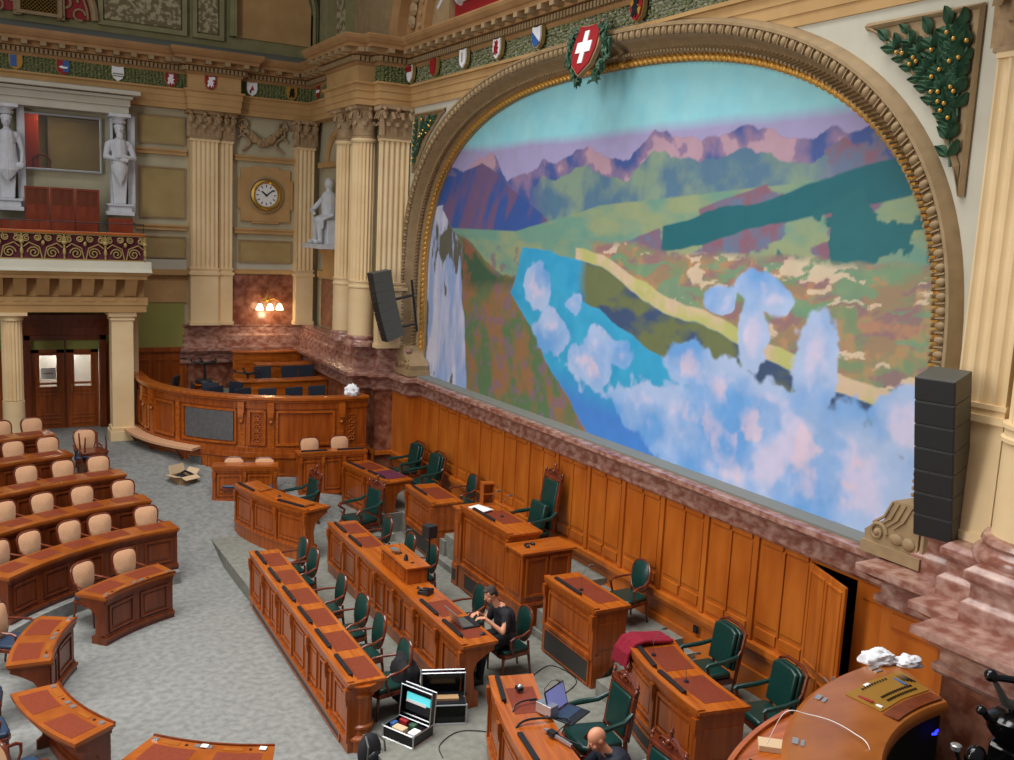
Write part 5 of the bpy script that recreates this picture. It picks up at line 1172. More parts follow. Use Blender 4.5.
# small desks by the enclosure
loc, rz, L = seg((6.75, 21.28), (8.42, 21.15), .45)
desk('raised panelled desk with two beige chairs, before the enclosure wall', loc, rz, 0, L, .42, 1.17, 0, None, 1, 3, .2, None, (), [(.08, .7), (.95, 1.6)], None, 'woodv', endsolid=True)
loc, rz, L = seg((4.82, 21.6), (6.22, 21.15), .42)
desk('low panelled desk just right of the cardboard box', loc, rz, 0, L, .5, .96, 0, None, 1, 2, .2, None, (), (), None, 'woodv', endsolid=True)

# ============================================================ CHAIRS (front = +y, back at -y)
def super_pts(w_, h, n=2.6, taper=.12, m=28):
    out = []
    for k in range(m):
        a = 2*PI*k/m; c, s = math.cos(a), math.sin(a); z = math.copysign(abs(s)**(2/n), s)*h/2; x = math.copysign(abs(c)**(2/n), c)*w_/2*(1+taper*z/(h/2)); out.append((x, z))
    return out
def oval_chair(fab, seatm, bw, bh, n, taper, woodm='chairwood'):
    t = thing('armchair', '', 'chair')
    TB = Matrix.Translation((0, -.24, .5+bh/2)) @ Matrix.Rotation(math.radians(10), 4, 'X')
    P = super_pts(bw, bh, n, taper); b = MB(T=TB)
    for y0, y1, s in ((.0, .035, 1),):
        i = b._a([(x, -.02, z) for x, z in P]+[(x, .012, z) for x, z in P]+[(x*.88, .034, z*.88) for x, z in P]+[(0, .042, 0), (0, -.02, 0)]); m = len(P)
        for k in range(m):
            q = (k+1) % m; b.f += [(i+k, i+q, i+m+q, i+m+k), (i+m+k, i+m+q, i+2*m+q, i+2*m+k), (i+2*m+k, i+2*m+q, i+3*m), (i+q, i+k, i+3*m+1)]
    bk = b.build('backrest', fab, t, smooth=True)
    b = MB(T=TB); b.tube([(x, 0, z) for x, z in P], .024, 8, closed=True); b.build('back_frame', woodm, bk, smooth=True)
    b = MB(); b.prism([(-.23, -.2), (.23, -.2), (.28, .24), (.18, .29), (-.18, .29), (-.28, .24)], .41, .48, 2); b.build('seat', seatm, t, bevel=.025, smooth=True)
    b = MB(); b.prism([(-.24, -.22), (.24, -.22), (.29, .24), (.19, .3), (-.19, .3), (-.29, .24)], .35, .415, 2); b.build('seat_frame', woodm, t, bevel=.01)
    for s in (-1, 1):
        b = MB(); b.tube([(s*.23, .24, .36), (s*.235, .25, .2), (s*.22, .25, 0)], [.026, .02, .014]); b.build('leg', woodm, t, smooth=True)
        b = MB(); b.tube([(s*.17, -.22, .54), (s*.19, -.22, .36), (s*.2, -.27, 0)], [.02, .024, .016]); b.build('leg', woodm, t, smooth=True)
        b = MB(); b.tube([(s*bw*.47, -.24, .5+bh*.42), (s*.28, -.05, .69), (s*.29, .1, .68), (s*.29, .16, .65), (s*.27, .15, .55), (s*.27, .08, .38)], [.018, .02, .023, .024, .018, .02]); b.build('armrest', woodm, t, smooth=True)
    return t
CR = Kind(lambda: oval_chair('cream', 'navy', .45, .51, 3.2, .15)); GO = Kind(lambda: oval_chair('green', 'green', .4, .52, 2.5, .06))
def face(bx, by, tx, ty, back=.3):
    d = math.atan2(ty-by, tx-bx); return (bx+math.cos(d)*back, by+math.sin(d)*back), d-PI/2
def rowchairs(pts, z, label, group='beige-backed chairs of the curved rows', kind=None):
    for k, ((x, y), nm) in enumerate(pts):
        (px, py), r = face(x, y, CX, CY); (kind or CR)((px, py, z), r, label % nm, group)
def rrow(r, pts):                                         # keep each chair behind its desk front
    out = []
    for x, y in pts:
        d = math.hypot(x-CX, y-CY); k = (r+1.16)/d; out.append((CX+(x-CX)*k, CY+(y-CY)*k))
    return out
lab = 'beige-backed wooden armchair behind the %s desk row, %%s from its aisle end'
rowchairs(list(zip(rrow(3.42, [(2.34, 17.83), (1.69, 17.25)]), ['right', 'left'])), 0, 'beige-backed wooden armchair, %s one behind the two-seat desk nearest the rows')
rowchairs(list(zip(rrow(3.42, [(.46, 15.7)]), ['single'])), 0, 'beige-backed wooden armchair, %s one at the left edge beside its curved desk')
rowchairs(list(zip(rrow(3.42, [(.0, 13.9), (-.1, 12.9), (.25, 11.6)]), ['upper', 'middle', 'lower'])), 0, 'armchair with blue-grey seat at the lower left edge, %s of three')
R2 = [(3.05, 19.55), (2.15, 19.31), (1.63, 18.97), (.96, 18.53), (.47, 18.14)]
rowchairs(list(zip(rrow(4.93, R2), ordn)), .24, lab % 'second'); rowchairs(list(zip(rrow(6.2, [(2.8, 20.79), (1.98, 20.59), (1.25, 20.23), (.6, 19.83)]), ordn)), .48, lab % 'third')
rowchairs(list(zip(rrow(7.55, [(2.49, 22.04), (1.75, 21.92), (1.04, 21.64)]), ordn)), .72, lab % 'fourth')
rowchairs(list(zip(rrow(8.95, [(1.59, 23.25), (.91, 22.96)]), ordn)), .94, lab % 'fifth'); rowchairs(list(zip(rrow(10.2, [(1.3, 24.67), (.75, 24.12)]), ordn)), 1.15, lab % 'sixth')
CR((2.42, 23.4, .98), math.radians(185), 'beige-backed chair standing alone in the aisle beside the rows, facing the camera', 'beige-backed chairs of the curved rows')
# an upturned one leaning on it
uc = CR((2.5, 23.15, 1.97), 0, 'wooden chair turned upside down on the lone aisle chair, legs in the air', 'beige-backed chairs of the curved rows'); uc.rotation_euler = (PI, 0, .2)
g2 = 'green oval-backed armchairs at the long desks'
for (x, y), nm in zip([(5.38, 16.45), (5.36, 15.81), (5.38, 14.4), (5.38, 13.45), (5.34, 12.63), (5.32, 11.65)], ['farthest', 'second farthest', 'third farthest', 'third nearest', 'second nearest', 'nearest, with a black jacket on its back']):
    (px, py), r = face(x, y, x-1, y+random.uniform(-.12, .12)); GO((px, py, .25), r, f'green oval-backed armchair at the front long desk, {nm}', g2)
for (x, y), nm in zip([(7.3, 17.06), (7.3, 15.94), (7.42, 15.2), (7.3, 13.1)], ['at its far end', 'behind the raised lectern, far one', 'behind the black box stand', 'just beyond the man in black']):
    (px, py), r = face(x, y, x-1, y); GO((px, py, .25), r, f'green oval-backed armchair at the second long desk, {nm}', g2)
(px, py), r = face(7.5, 12.0, 6.5, 12.0); mc = GO((px, py, .25), r, 'green oval-backed armchair with the man in black sitting on it', g2); MCX, MCY = px, py
GO((9.4, 11.95, .72), PI/2+.1, 'green oval-backed armchair behind the single-seat desk with the large grille', g2)
GO((9.35, 17.95, .7), PI/2, 'green oval-backed armchair against the wall beyond the president desk', g2)
def rect_chair():
    t = thing('leather_armchair', '', 'chair'); TB = Matrix.Translation((0, -.27, .5)) @ Matrix.Rotation(math.radians(9), 4, 'X')
    b = MB(T=TB); b.prism([(-.25, 0), (.25, 0), (.27, .56), (.14, .61), (-.14, .61), (-.27, .56)], -.02, .05, 1); b.build('backrest', 'green', t, bevel=.02, smooth=True)
    b = MB(T=TB); b.prism([(-.24, .02), (.24, .02), (.25, .55), (.13, .59), (-.13, .59), (-.25, .55)], .055, .12, 1); b.build('back_cushion', 'green', t, bevel=.025, smooth=True)
    b = MB(T=TB); b.tube([(-.27, -.03, -.45), (-.27, -.03, 0), (-.29, -.03, .57), (-.15, -.03, .64), (.15, -.03, .64), (.29, -.03, .57), (.27, -.03, 0), (.27, -.03, -.45)], .026); b.build('back_frame', 'chairwood', t, smooth=True)
    b = MB(); b.box(-.27, .27, -.22, .28, .4, .5); b.build('seat', 'green', t, bevel=.04, smooth=True); b = MB(); b.box(-.28, .28, -.24, .27, .33, .41); b.build('seat_frame', 'chairwood', t)
    for s in (-1, 1):
        b = MB(); b.tube([(s*.26, .24, .35), (s*.27, .26, 0)], [.03, .02]); b.build('leg', 'chairwood', t, smooth=True)
        b = MB(); b.tube([(s*.3, -.28, .74), (s*.32, -.05, .7), (s*.33, .24, .69), (s*.33, .27, .66)], [.03, .034, .036, .03]); b.build('arm_pad', 'green', t, smooth=True)
        b = MB(); b.tube([(s*.33, .24, .67), (s*.31, .2, .52), (s*.29, .22, .38)], .022); b.tube([(s*.28, -.33, .8), (s*.3, -.26, .73)], .02); b.build('arm_support', 'chairwood', t, smooth=True)
    return t
RC = Kind(rect_chair); g3 = 'square green leather armchairs along the wall'
for x, y, z, r, lb in [(9.27, 20.85, .68, 90, 'square green leather armchair along the wall nearest the far pier'), (9.27, 19.7, .68, 92, 'square green leather armchair along the wall, second from the far pier'),
                       (9.1, 9.65, .5, 83, 'square green leather armchair at the desk with the red scarf, farther one'), (8.93, 8.35, .5, 80, 'square green leather armchair nearest the open wainscot door')]:
    RC((x, y, z), math.radians(r), lb, g3)
def throne(cush=False, crest_h=.26, bh=.58):
    t = thing('carved_armchair', '', 'chair'); crest_h = .2; TB = Matrix.Translation((0, -.3, .5)) @ Matrix.Rotation(math.radians(8), 4, 'X')
    b = MB(T=TB); b.box(-.24, .24, -.01, .05, .03, bh-.02); b.build('backrest', 'green', t, bevel=.02, smooth=True)
    b = MB(T=TB); b.ring(-.3, .3, -.02, bh+.05, .06, -.035, .03); b.build('back_frame', 'chairwood', t, bevel=.01)
    b = MB(T=TB); z = bh+.05
    b.prism([(-.31, z), (.31, z), (.31, z+.03), (.2, z+.07), (.1, z+.14), (0, z+.17), (-.1, z+.14), (-.2, z+.07), (-.31, z+.03)], -.03, .02, 1)
    for s in (-1, 1): b.tube([(s*(.05+.1*(1-q/14)*math.cos(q*.6)), .03, z+.08+.05*(1-q/14)*math.sin(q*.6)) for q in range(12)], .014, 5); b.lathe([(0, 0), (.03, 0), (.018, .03), (.032, .06), (.01, .1), (0, .12)], (s*.29, 0, z+.02), 8)
    b.ball((0, .02, z+.1), .04, 8, 6); b.lathe([(0, 0), (.03, 0), (.02, .03), (.035, .06), (.01, .1), (0, .13)], (0, 0, z+.16), 8)
    b.build('carved_crest', 'chairwood', t, smooth=True)
    b = MB(); b.prism([(-.27, -.26), (.27, -.26), (.34, .2), (.26, .33), (-.26, .33), (-.34, .2)], .4, .51, 2); b.build('seat', 'green', t, bevel=.045, smooth=True)
    b = MB(); b.prism([(-.28, -.27), (.28, -.27), (.35, .2), (.27, .34), (-.27, .34), (-.35, .2)], .32, .41, 2); b.build('seat_frame', 'chairwood', t, bevel=.01)
    for s in (-1, 1):
        b = MB(); b.tube([(s*.3, .28, .4), (s*.33, .34, .28), (s*.29, .3, .12), (s*.32, .36, 0)], [.035, .03, .022, .03]); b.build('leg', 'chairwood', t, smooth=True)
        b = MB(); b.tube([(s*.27, -.28, .5), (s*.27, -.3, .3), (s*.27, -.38, 0)], .03); b.build('leg', 'chairwood', t, smooth=True)
        b = MB(); b.tube([(s*.3, -.34, .86), (s*.34, -.2, .78), (s*.37, .05, .76), (s*.37, .2, .75)], [.03, .036, .038, .03]); b.build('arm_pad', 'green', t, smooth=True)
        b = MB(); b.tube([(s*.37, .18, .73), (s*.37, .28, .75), (s*.37, .33, .7), (s*.36, .28, .66), (s*.34, .2, .6), (s*.33, .24, .48), (s*.32, .28, .38)], [.03, .04, .04, .03, .026, .03, .034]); b.build('arm_scroll', 'chairwood', t, smooth=True)
    if cush:
        b = MB(T=Matrix.Translation((0, -.1, .5)) @ Matrix.Rotation(math.radians(10), 4, 'X')); b.box(-.25, .25, -.05, .07, .02, .52); b.build('loose_cushion', 'green', t, bevel=.03, smooth=True)
    return t
TH = Kind(throne); g4 = 'carved green armchairs with a crest'
TH((6.42, 20.15, .25), PI/2+.1, 'carved high-backed green armchair behind the curved desk near the open floor', g4)
TH((7.38, 18.85, .25), PI/2+.2, 'carved high-backed green armchair with its whole seat in view, before the purple-mat desk', g4)
TH((6.82, 9.15, .25), PI/2-.12, 'carved high-backed green armchair beside the open laptop, seat fully visible', g4)
TH((6.3, 7.6, .25), PI/2, 'carved high-backed green armchair cut off by the bottom edge', g4)
t = throne(True, bh=.95); t.location = (9.25, 14.85, .95); t.rotation_euler.z = PI/2; t['label'] = 'tall carved president chair with a loose green cushion against the wall'
CR2 = [(7.2, 21.62, .85, 'left one before the enclosure wall, behind the raised panelled desk'), (7.95, 21.6, .85, 'right one before the enclosure wall, behind the raised panelled desk')]
for x, y, z, nm in CR2: CR((x, y-.0, z), PI, 'beige-backed chair, '+nm, 'beige-backed chairs of the curved rows')
for x, y, nm in [(5.35, 21.75, 'left'), (6.0, 21.5, 'right')]:
    o = CR((x, y, .47), math.radians(162), f'beige chair top barely showing over the low desk by the cardboard box, {nm} one', 'beige-backed chairs of the curved rows')
# ============================================================ PEOPLE
def head_parts(b, c, yaw, pitch, R=.1):
    T0 = b.T; b.T = (T0 if T0 is not None else Matrix()) @ Matrix.Translation(c) @ Matrix.Rotation(yaw, 4, 'Z') @ Matrix.Rotation(-pitch, 4, 'X')
    b.ball((0, -.012, .03), (.077, .098, .098), 20, 14); b.ball((0, .028, -.035), (.062, .072, .082), 16, 12); b.ball((0, .05, -.085), (.04, .042, .035), 12, 8)
    b.tube([(0, .09, .03), (0, .115, -.005), (0, .108, -.022)], [.008, .016, .014], 8); b.ball((0, .092, -.052), (.026, .014, .008), 8, 6); b.ball((0, .09, -.064), (.022, .014, .008), 8, 6)
    for s in (-1, 1):
        b.ball((s*.078, -.012, -.002), (.012, .022, .032), 8, 6); b.ball((s*.03, .083, .024), (.022, .012, .006), 8, 6); b.ball((s*.045, .066, -.022), (.025, .02, .022), 8, 6)
    b.T = T0
def hand(b, p, d, up, curl=.5, s=1, side=1):
    """palm at p pointing along d, back of the hand along up"""
    d = Vector(d).normalized(); up = Vector(up).normalized(); r = d.cross(up).normalized(); up = r.cross(d)
    P = Vector(p)
    for q in (-.024, -.008, .008, .024): cap(b, P+r*q*s*.8, P+d*.085*s+r*q*s, .014, .012, 8)
    for k, (q, l) in enumerate([(-.03, .06), (-.011, .075), (.009, .07), (.029, .055)]):
        a = P+d*.088*s+r*q*s; c1 = curl*.8; m1 = a+(d*math.cos(c1)-up*math.sin(c1))*l*.5*s; c2 = curl*1.7; m2 = m1+(d*math.cos(c2)-up*math.sin(c2))*l*.45*s
        cap(b, a, m1, .0095, .0088, 8); cap(b, m1, m2, .0088, .0075, 8)
    a = P+d*.025*s+r*side*.03*s; m1 = a+(d*.6+r*side*.75-up*.2).normalized()*.038*s; cap(b, a, m1, .0115, .010, 8); cap(b, m1, m1+(d*.9+r*side*.2-up*.3).normalized()*.03*s, .010, .008, 8)
# man in black at the laptop (local frame: front = +y)
mx, my = MCX, MCY
p1 = thing('person', 'person in black t-shirt seated on a green armchair, typing on a laptop', 'person', (mx-.2, my-.05, .34), PI/2)
b = MB(); hc = (0.02, .2, 1.24)
head_parts(b, hc, 0, .55)
cap(b, (0, .06, 1.02), (.01, .17, 1.19), .058, .052)
cap(b, (0, -.08, .58), (0, -.05, .85), .145, .15); cap(b, (0, -.05, .85), (0, .03, 1.0), .15, .1); cap(b, (-.15, .02, .97), (.15, .02, .97), .07, .07)
for s in (-1, 1):
    sh, el, wr = (s*.2, .02, .95), (s*.27, .13, .74), (s*.11, .36, .94)
    cap(b, sh, el, .055, .042); cap(b, el, wr, .04, .027)
    hand(b, wr, (-s*.25, .75, .02), (0, .1, 1), .55, 1, s*-1)
    cap(b, (s*.1, -.06, .55), (s*.13, .36, .53), .09, .065); cap(b, (s*.13, .36, .52), (s*.12, .42, .02), .06, .042); cap(b, (s*.12, .4, -.03), (s*.13, .56, -.05), .042, .03)
remesh(b.build('body', 'skin', p1), .009, 1)
b = MB(); cap(b, (0, -.08, .56), (0, -.05, .85), .165, .172); cap(b, (0, -.05, .85), (0, .03, .985), .17, .11); cap(b, (-.15, .02, .96), (.15, .02, .96), .082, .082)
for s in (-1, 1): cap(b, (s*.18, .02, .965), (s*.235, .075, .79), .074, .068)
b.tube([(.06*math.cos(2*PI*k/10), .055+.055*math.sin(2*PI*k/10), 1.045+.01*math.sin(2*PI*k/10)) for k in range(10)], .016, 6, closed=True)
remesh(b.build('t_shirt', 'shirt', p1), .013, 2)
b = MB()
for s in (-1, 1): cap(b, (s*.1, -.08, .55), (s*.13, .36, .53), .105, .08); cap(b, (s*.13, .36, .52), (s*.12, .41, .03), .078, .062)
cap(b, (-.1, -.08, .56), (.1, -.08, .56), .12, .12); remesh(b.build('trousers', 'jeans', p1), .013, 2)
for s in (-1, 1): b = MB(); cap(b, (s*.12, .39, -.03), (s*.13, .58, -.045), .052, .04); b.box(s*.125-.045, s*.125+.045, .35, .6, -.09, -.06); remesh(b.build('shoe', 'black', p1), .012, 1)
b = MB(); b.T = Matrix.Translation(hc) @ Matrix.Rotation(-.55, 4, 'X'); b.ball((0, -.03, .045), (.084, .09, .094), 18, 12); b.ball((0, -.065, -.01), (.074, .05, .075), 14, 10); b.ball((0, .045, .108), (.055, .04, .022), 10, 8)
for s in (-1, 1): b.ball((s*.07, -.02, .045), (.022, .05, .04), 8, 6)
remesh(b.build('hair', 'hair', p1), .009, 1)
# bald man at the bottom edge
p2 = thing('person', 'bald person in a dark shirt bending down at the bottom edge beside the throne chair', 'person', (6.22, 8.1, .25), math.radians(75)); p2.scale = (1.1, 1.1, 1.1)
b = MB(); hc2 = (0, .12, 1.02); head_parts(b, hc2, .1, .6)
cap(b, (0, -.02, .84), (0, .1, .98), .06, .055); cap(b, (0, -.2, .35), (0, -.1, .72), .15, .16); cap(b, (-.17, -.02, .76), (.17, -.02, .76), .07, .07)
for s in (-1, 1):
    cap(b, (s*.22, -.02, .74), (s*.3, .12, .52), .056, .044); cap(b, (s*.3, .12, .52), (s*.2, .36, .5), .04, .028); hand(b, (s*.2, .36, .5), (-s*.1, .8, 0), (0, 0, 1), .5, 1, -s)
    cap(b, (s*.12, -.18, .3), (s*.16, .22, .4), .1, .07); cap(b, (s*.16, .22, .4), (s*.16, .05, .08), .065, .045); cap(b, (s*.16, .05, .05), (s*.17, .2, .035), .045, .03)
remesh(b.build('body', 'skin', p2), .009, 1)
b = MB(); cap(b, (0, -.2, .33), (0, -.1, .72), .17, .18); cap(b, (-.17, -.03, .755), (.17, -.03, .755), .088, .088)
for s in (-1, 1): cap(b, (s*.22, -.02, .74), (s*.3, .12, .52), .076, .062); cap(b, (s*.3, .12, .52), (s*.22, .32, .5), .06, .046)
b.tube([(.065*math.cos(2*PI*k/10), .0+.06*math.sin(2*PI*k/10), .87+.012*math.sin(2*PI*k/10)) for k in range(10)], .018, 6, closed=True)
remesh(b.build('dark_shirt', 'navydk', p2), .014, 2)
b = MB()
for s in (-1, 1): cap(b, (s*.12, -.18, .3), (s*.16, .22, .4), .115, .085); cap(b, (s*.16, .22, .4), (s*.16, .05, .1), .08, .06)
cap(b, (-.1, -.2, .32), (.1, -.2, .32), .13, .13); remesh(b.build('trousers', 'jeans', p2), .014, 2)
for s in (-1, 1): b = MB(); cap(b, (s*.16, .04, .055), (s*.17, .24, .04), .055, .042); remesh(b.build('shoe', 'black', p2), .012, 1)

# ============================================================ LOOSE THINGS
def laptop(x, y, z, rz, label, ang=70, scr='black', sc_=1):
    t = thing('laptop', label, 'laptop', (x, y, z), rz)      # user sits on -y side
    b = MB(); b.box(-.18*sc_, .18*sc_, -.13*sc_, .13*sc_, 0, .02); b.build('base', 'black', t, bevel=.004); b = MB(); b.box(-.155*sc_, .155*sc_, -.04*sc_, .11*sc_, .02, .024); b.build('keyboard', 'speakerside' if scr == 'black' else 'navy', t)
    T = Matrix.Translation((0, .13*sc_, .02)) @ Matrix.Rotation(math.radians(90-ang), 4, 'X') if 0 else Matrix.Translation((0, .13*sc_, .02)) @ Matrix.Rotation(-math.radians(90-ang), 4, 'X')
    b = MB(T=T); b.box(-.18*sc_, .18*sc_, 0, .012, 0, .24*sc_); b.build('lid', 'silver' if scr == 'black' else 'black', t, bevel=.003); b = MB(T=T); b.box(-.165*sc_, .165*sc_, -.003, 0, .015, .225*sc_); b.build('screen', 'screen', t.children[-1])
laptop(6.36, 11.9, 1.225, PI/2, 'open laptop in front of the man in black', 62, 'black', 1.1)
laptop(6.2, 8.85, 1.29, .45, 'open dark laptop with a bluish screen on the bottom desk', 72, 'b', 1.2)
t = thing('telephone', 'dark desk telephone lying on the second long desk beyond the laptop', 'telephone', (6.3, 13.2, 1.225), .6)
b = MB(); b.prism([(-.1, 0), (.1, 0), (.1, .05), (-.1, .08)], -.1, .1, 0); b.build('base', 'black', t, bevel=.01); b = MB(); b.tube([(-.07, -.1, .1), (-.07, -.05, .085), (-.07, .06, .085), (-.07, .11, .1)], [.03, .018, .018, .03]); b.build('handset', 'black', t, smooth=True)
t = thing('mouse', 'small black computer mouse near the end of the second long desk', 'mouse', (6.4, 11.45, 1.22)); b = MB(); b.ball((0, 0, .012), (.05, .03, .022)); b.build('mouse_body', 'black', t, smooth=True)
# wires
def cable(name, label, pts, r=.006, m='black', cat='cable', n=6):
    P = []; pts = [Vector(p) for p in pts]
    for i in range(len(pts)-1):
        p0, p1, p2, p3 = pts[max(0, i-1)], pts[i], pts[i+1], pts[min(len(pts)-1, i+2)]
        for k in range(n): u = k/n; P.append(.5*((2*p1)+(-p0+p2)*u+(2*p0-5*p1+4*p2-p3)*u*u+(-p0+3*p1-3*p2+p3)*u**3))
    P.append(pts[-1]); o = MB().tube(P, r, 6).build(name, m, None, smooth=True); return tag(o, label, cat)
cable('cable', 'thin black cable curling between the second long desk and the wall desk', [(7.3, 11.6, .262), (7.9, 11.9, .262), (8.0, 11.3, .262), (7.4, 10.9, .262), (6.7, 10.4, .262)])
cable('cable', 'loop of black cable on the floor right of the flight cases', [(5.9, 10.2, .262), (6.1, 10.45, .262), (5.7, 10.7, .262), (5.3, 10.5, .262), (5.2, 10.2, .262)])
cable('cable', 'black cable hanging over the front of the cable-strewn bottom desk', [(6.0, 9.3, 1.33), (5.75, 9.3, 1.33), (5.6, 9.2, 1.25), (5.55, 9.1, .8), (5.58, 9.0, .4)], .01)
cable('cable', 'second black cable hanging down the cable-strewn bottom desk, thicker', [(6.0, 8.8, 1.33), (5.6, 8.9, 1.33), (5.42, 8.85, 1.2), (5.4, 8.8, .8), (5.42, 8.75, .35)], .014)
cable('cable', 'tangled grey cable lying across the bottom desk in front of the laptop', [(5.9, 9.3, 1.325), (6.1, 9.2, 1.325), (5.9, 8.9, 1.325), (6.1, 8.7, 1.325), (5.8, 8.5, 1.325), (5.9, 8.2, 1.325)], .007)
# audio gadgets on the bottom desk
t = thing('audio_interface', 'silver and black box with cables on the bottom desk', 'device', (5.95, 8.98, 1.31), .3); b = MB(); b.box(-.07, .07, -.12, .12, 0, .13); b.build('casing', 'silver', t, bevel=.005); b = MB(); b.box(.07, .08, -.11, .11, .01, .12); b.build('front_plate', 'black', t)
for k in range(3): b = MB(); b.tube([(.08, -.07+.07*k, .06), (.1, -.07+.07*k, .06)], .015); b.build('knob', 'silver', t)
mic(6.1, 9.25, 1.31, -2.4, 'small grey microphone by the silver box on the bottom desk', .3, 'black')
t = thing('headset', 'small silver and black camera-like gadget near the far end of the bottom desk', 'device', (5.95, 9.62, 1.31)); b = MB(); b.ball((0, 0, .04), .04); b.build('lens', 'silver', t, smooth=True); b = MB(); b.box(-.05, .03, -.05, .05, 0, .05); b.build('body', 'black', t, bevel=.01)
t = thing('recorder', 'thin pale bar with a black clip near the bottom of the bottom desk', 'device', (5.75, 8.45, 1.31), .2); b = MB(); b.box(-.015, .015, -.25, .2, 0, .03); b.build('bar', 'silver', t); b = MB(); b.box(-.04, .04, .02, .12, .0, .05); b.build('clip', 'black', t)
# box loudspeaker on a stand
t = thing('stand_loudspeaker', 'small dark cube loudspeaker on a thin black stand behind the second long desk', 'loudspeaker', (7.08, 14.75, .25), .2)
b = MB(); b.box(-.1, .1, -.1, .1, 1.33, 1.56); b.build('cabinet', 'speaker', t, bevel=.01); b = MB(); b.tube([(0, 0, .05), (0, 0, 1.33)], .014); b.build('pole', 'black', t)
for k in range(3): a = 2*PI*k/3; b = MB(); b.tube([(0, 0, .3), (.22*math.cos(a), .22*math.sin(a), .01)], .01); b.build('leg', 'black', t)
# black jacket on chair, backpack, flight cases
o = cloth_blob('jacket', 'black jacket draped over the nearest chair of the front long desk', (5.26, 11.6, .42), .28, 5, 'jeans', 'jacket', .2, (.7, .95, 1.5), 0); 
b = MB(); t = thing('backpack', 'black backpack leaning on the rounded end of the front long desk', 'backpack', (4.42, 10.78, 0), .3)
b.ball((0, 0, .24), (.17, .13, .25), 16, 12); o = b.build('bag', 'shirt', t, smooth=True); b = MB(); b.ball((-.0, -.11, .17), (.12, .07, .13), 12, 8); b.build('front_pocket', 'black', t, smooth=True)
for s in (-1, 1): b = MB(); b.tube([(s*.08, -.02, .48), (s*.13, -.14, .4), (s*.15, -.15, .2), (s*.12, -.1, .05)], .014); b.build('strap', 'speakerside', t, smooth=True)
def fcase(label, loc, rz, w_, d_, h, lidang, inner):
    t = thing('flight_case', label, 'case', loc, rz)
    b = MB(); b.box(-w_/2, w_/2, -d_/2, d_/2, 0, .02); b.box(-w_/2, w_/2, -d_/2, -d_/2+.015, 0, h); b.box(-w_/2, w_/2, d_/2-.015, d_/2, 0, h); b.box(-w_/2, -w_/2+.015, -d_/2, d_/2, 0, h); b.box(w_/2-.015, w_/2, -d_/2, d_/2, 0, h); b.build('shell', 'blackgl', t)
    b = MB()
    for z in (0, h): b.tube([(-w_/2, -d_/2, z), (w_/2, -d_/2, z), (w_/2, d_/2, z), (-w_/2, d_/2, z)], .013, 4, closed=True)
    for sx in (-1, 1):
        for sy in (-1, 1): b.tube([(sx*w_/2, sy*d_/2, 0), (sx*w_/2, sy*d_/2, h)], .013, 4); b.ball((sx*w_/2, sy*d_/2, h), .022, 8, 5)
    b.build('metal_edges', 'silver', t)
    T = Matrix.Translation((0, d_/2, h)) @ Matrix.Rotation(math.radians(lidang), 4, 'X')
    b = MB(T=T); b.box(-w_/2, w_/2, -d_, 0, 0, .012) ; b.box(-w_/2, w_/2, -d_, -d_+.012, -.1, 0); b.box(-w_/2, -w_/2+.012, -d_, 0, -.1, 0); b.box(w_/2-.012, w_/2, -d_, 0, -.1, 0); l = b.build('lid', 'blackgl', t)
    b = MB(T=T); b.tube([(-w_/2, -d_, -.1), (w_/2, -d_, -.1), (w_/2, 0, -.1), (-w_/2, 0, -.1)], .012, 4, closed=True); b.tube([(-w_/2, -d_, 0), (w_/2, -d_, 0), (w_/2, 0, 0), (-w_/2, 0, 0)], .012, 4, closed=True); b.build('lid_edges', 'silver', l)
    return t, T
t, T = fcase('open equipment case with a lit turquoise panel in its lid and tools inside', (5.02, 10.9, .25), -1.1, .52, .44, .16, -95, 1)
b = MB(T=T); b.box(-.22, .22, -.34, -.08, -.03, -.01); ld = [c for c in t.children if c.name.startswith('lid')][0]; b.build('lid_pocket', 'black', ld); b = MB(T=T); b.box(-.2, .2, -.33, -.22, -.045, -.03); b.build('lid_papers', 'lcd', ld); b = MB(T=T); b.box(-.2, .14, -.24, -.2, -.05, -.03); b.build('lid_sheet', 'paper', ld)
for nm, m, bx in [('yellow_pouch', 'cardin', (-.14, .05, -.18, -.06, .1, .17)), ('red_tool', 'red', (-.18, -.05, .02, .08, .1, .18)), ('green_box', 'dkgreen', (.0, .1, .0, .08, .1, .17)), ('blue_box', 'blue', (-.24, -.17, -.1, .0, .08, .16)), ('white_box', 'paper', (.12, .24, -.17, -.02, .08, .17)), ('black_pouch', 'black', (-.22, .22, -.18, .17, .02, .1))]:
    b = MB(); b.box(*bx); b.build(nm, m, t, bevel=.01)
t, T = fcase('tall open black flight case standing behind the equipment case', (5.66, 11.15, .25), -.35, .6, .36, .27, -88, 0)
b = MB(); b.box(-.28, .28, -.18, .18, .1, .3); b.build('foam', 'black', t); b = MB(); b.box(-.15, .2, -.1, .02, .3, .33); b.build('tray', 'card', t)
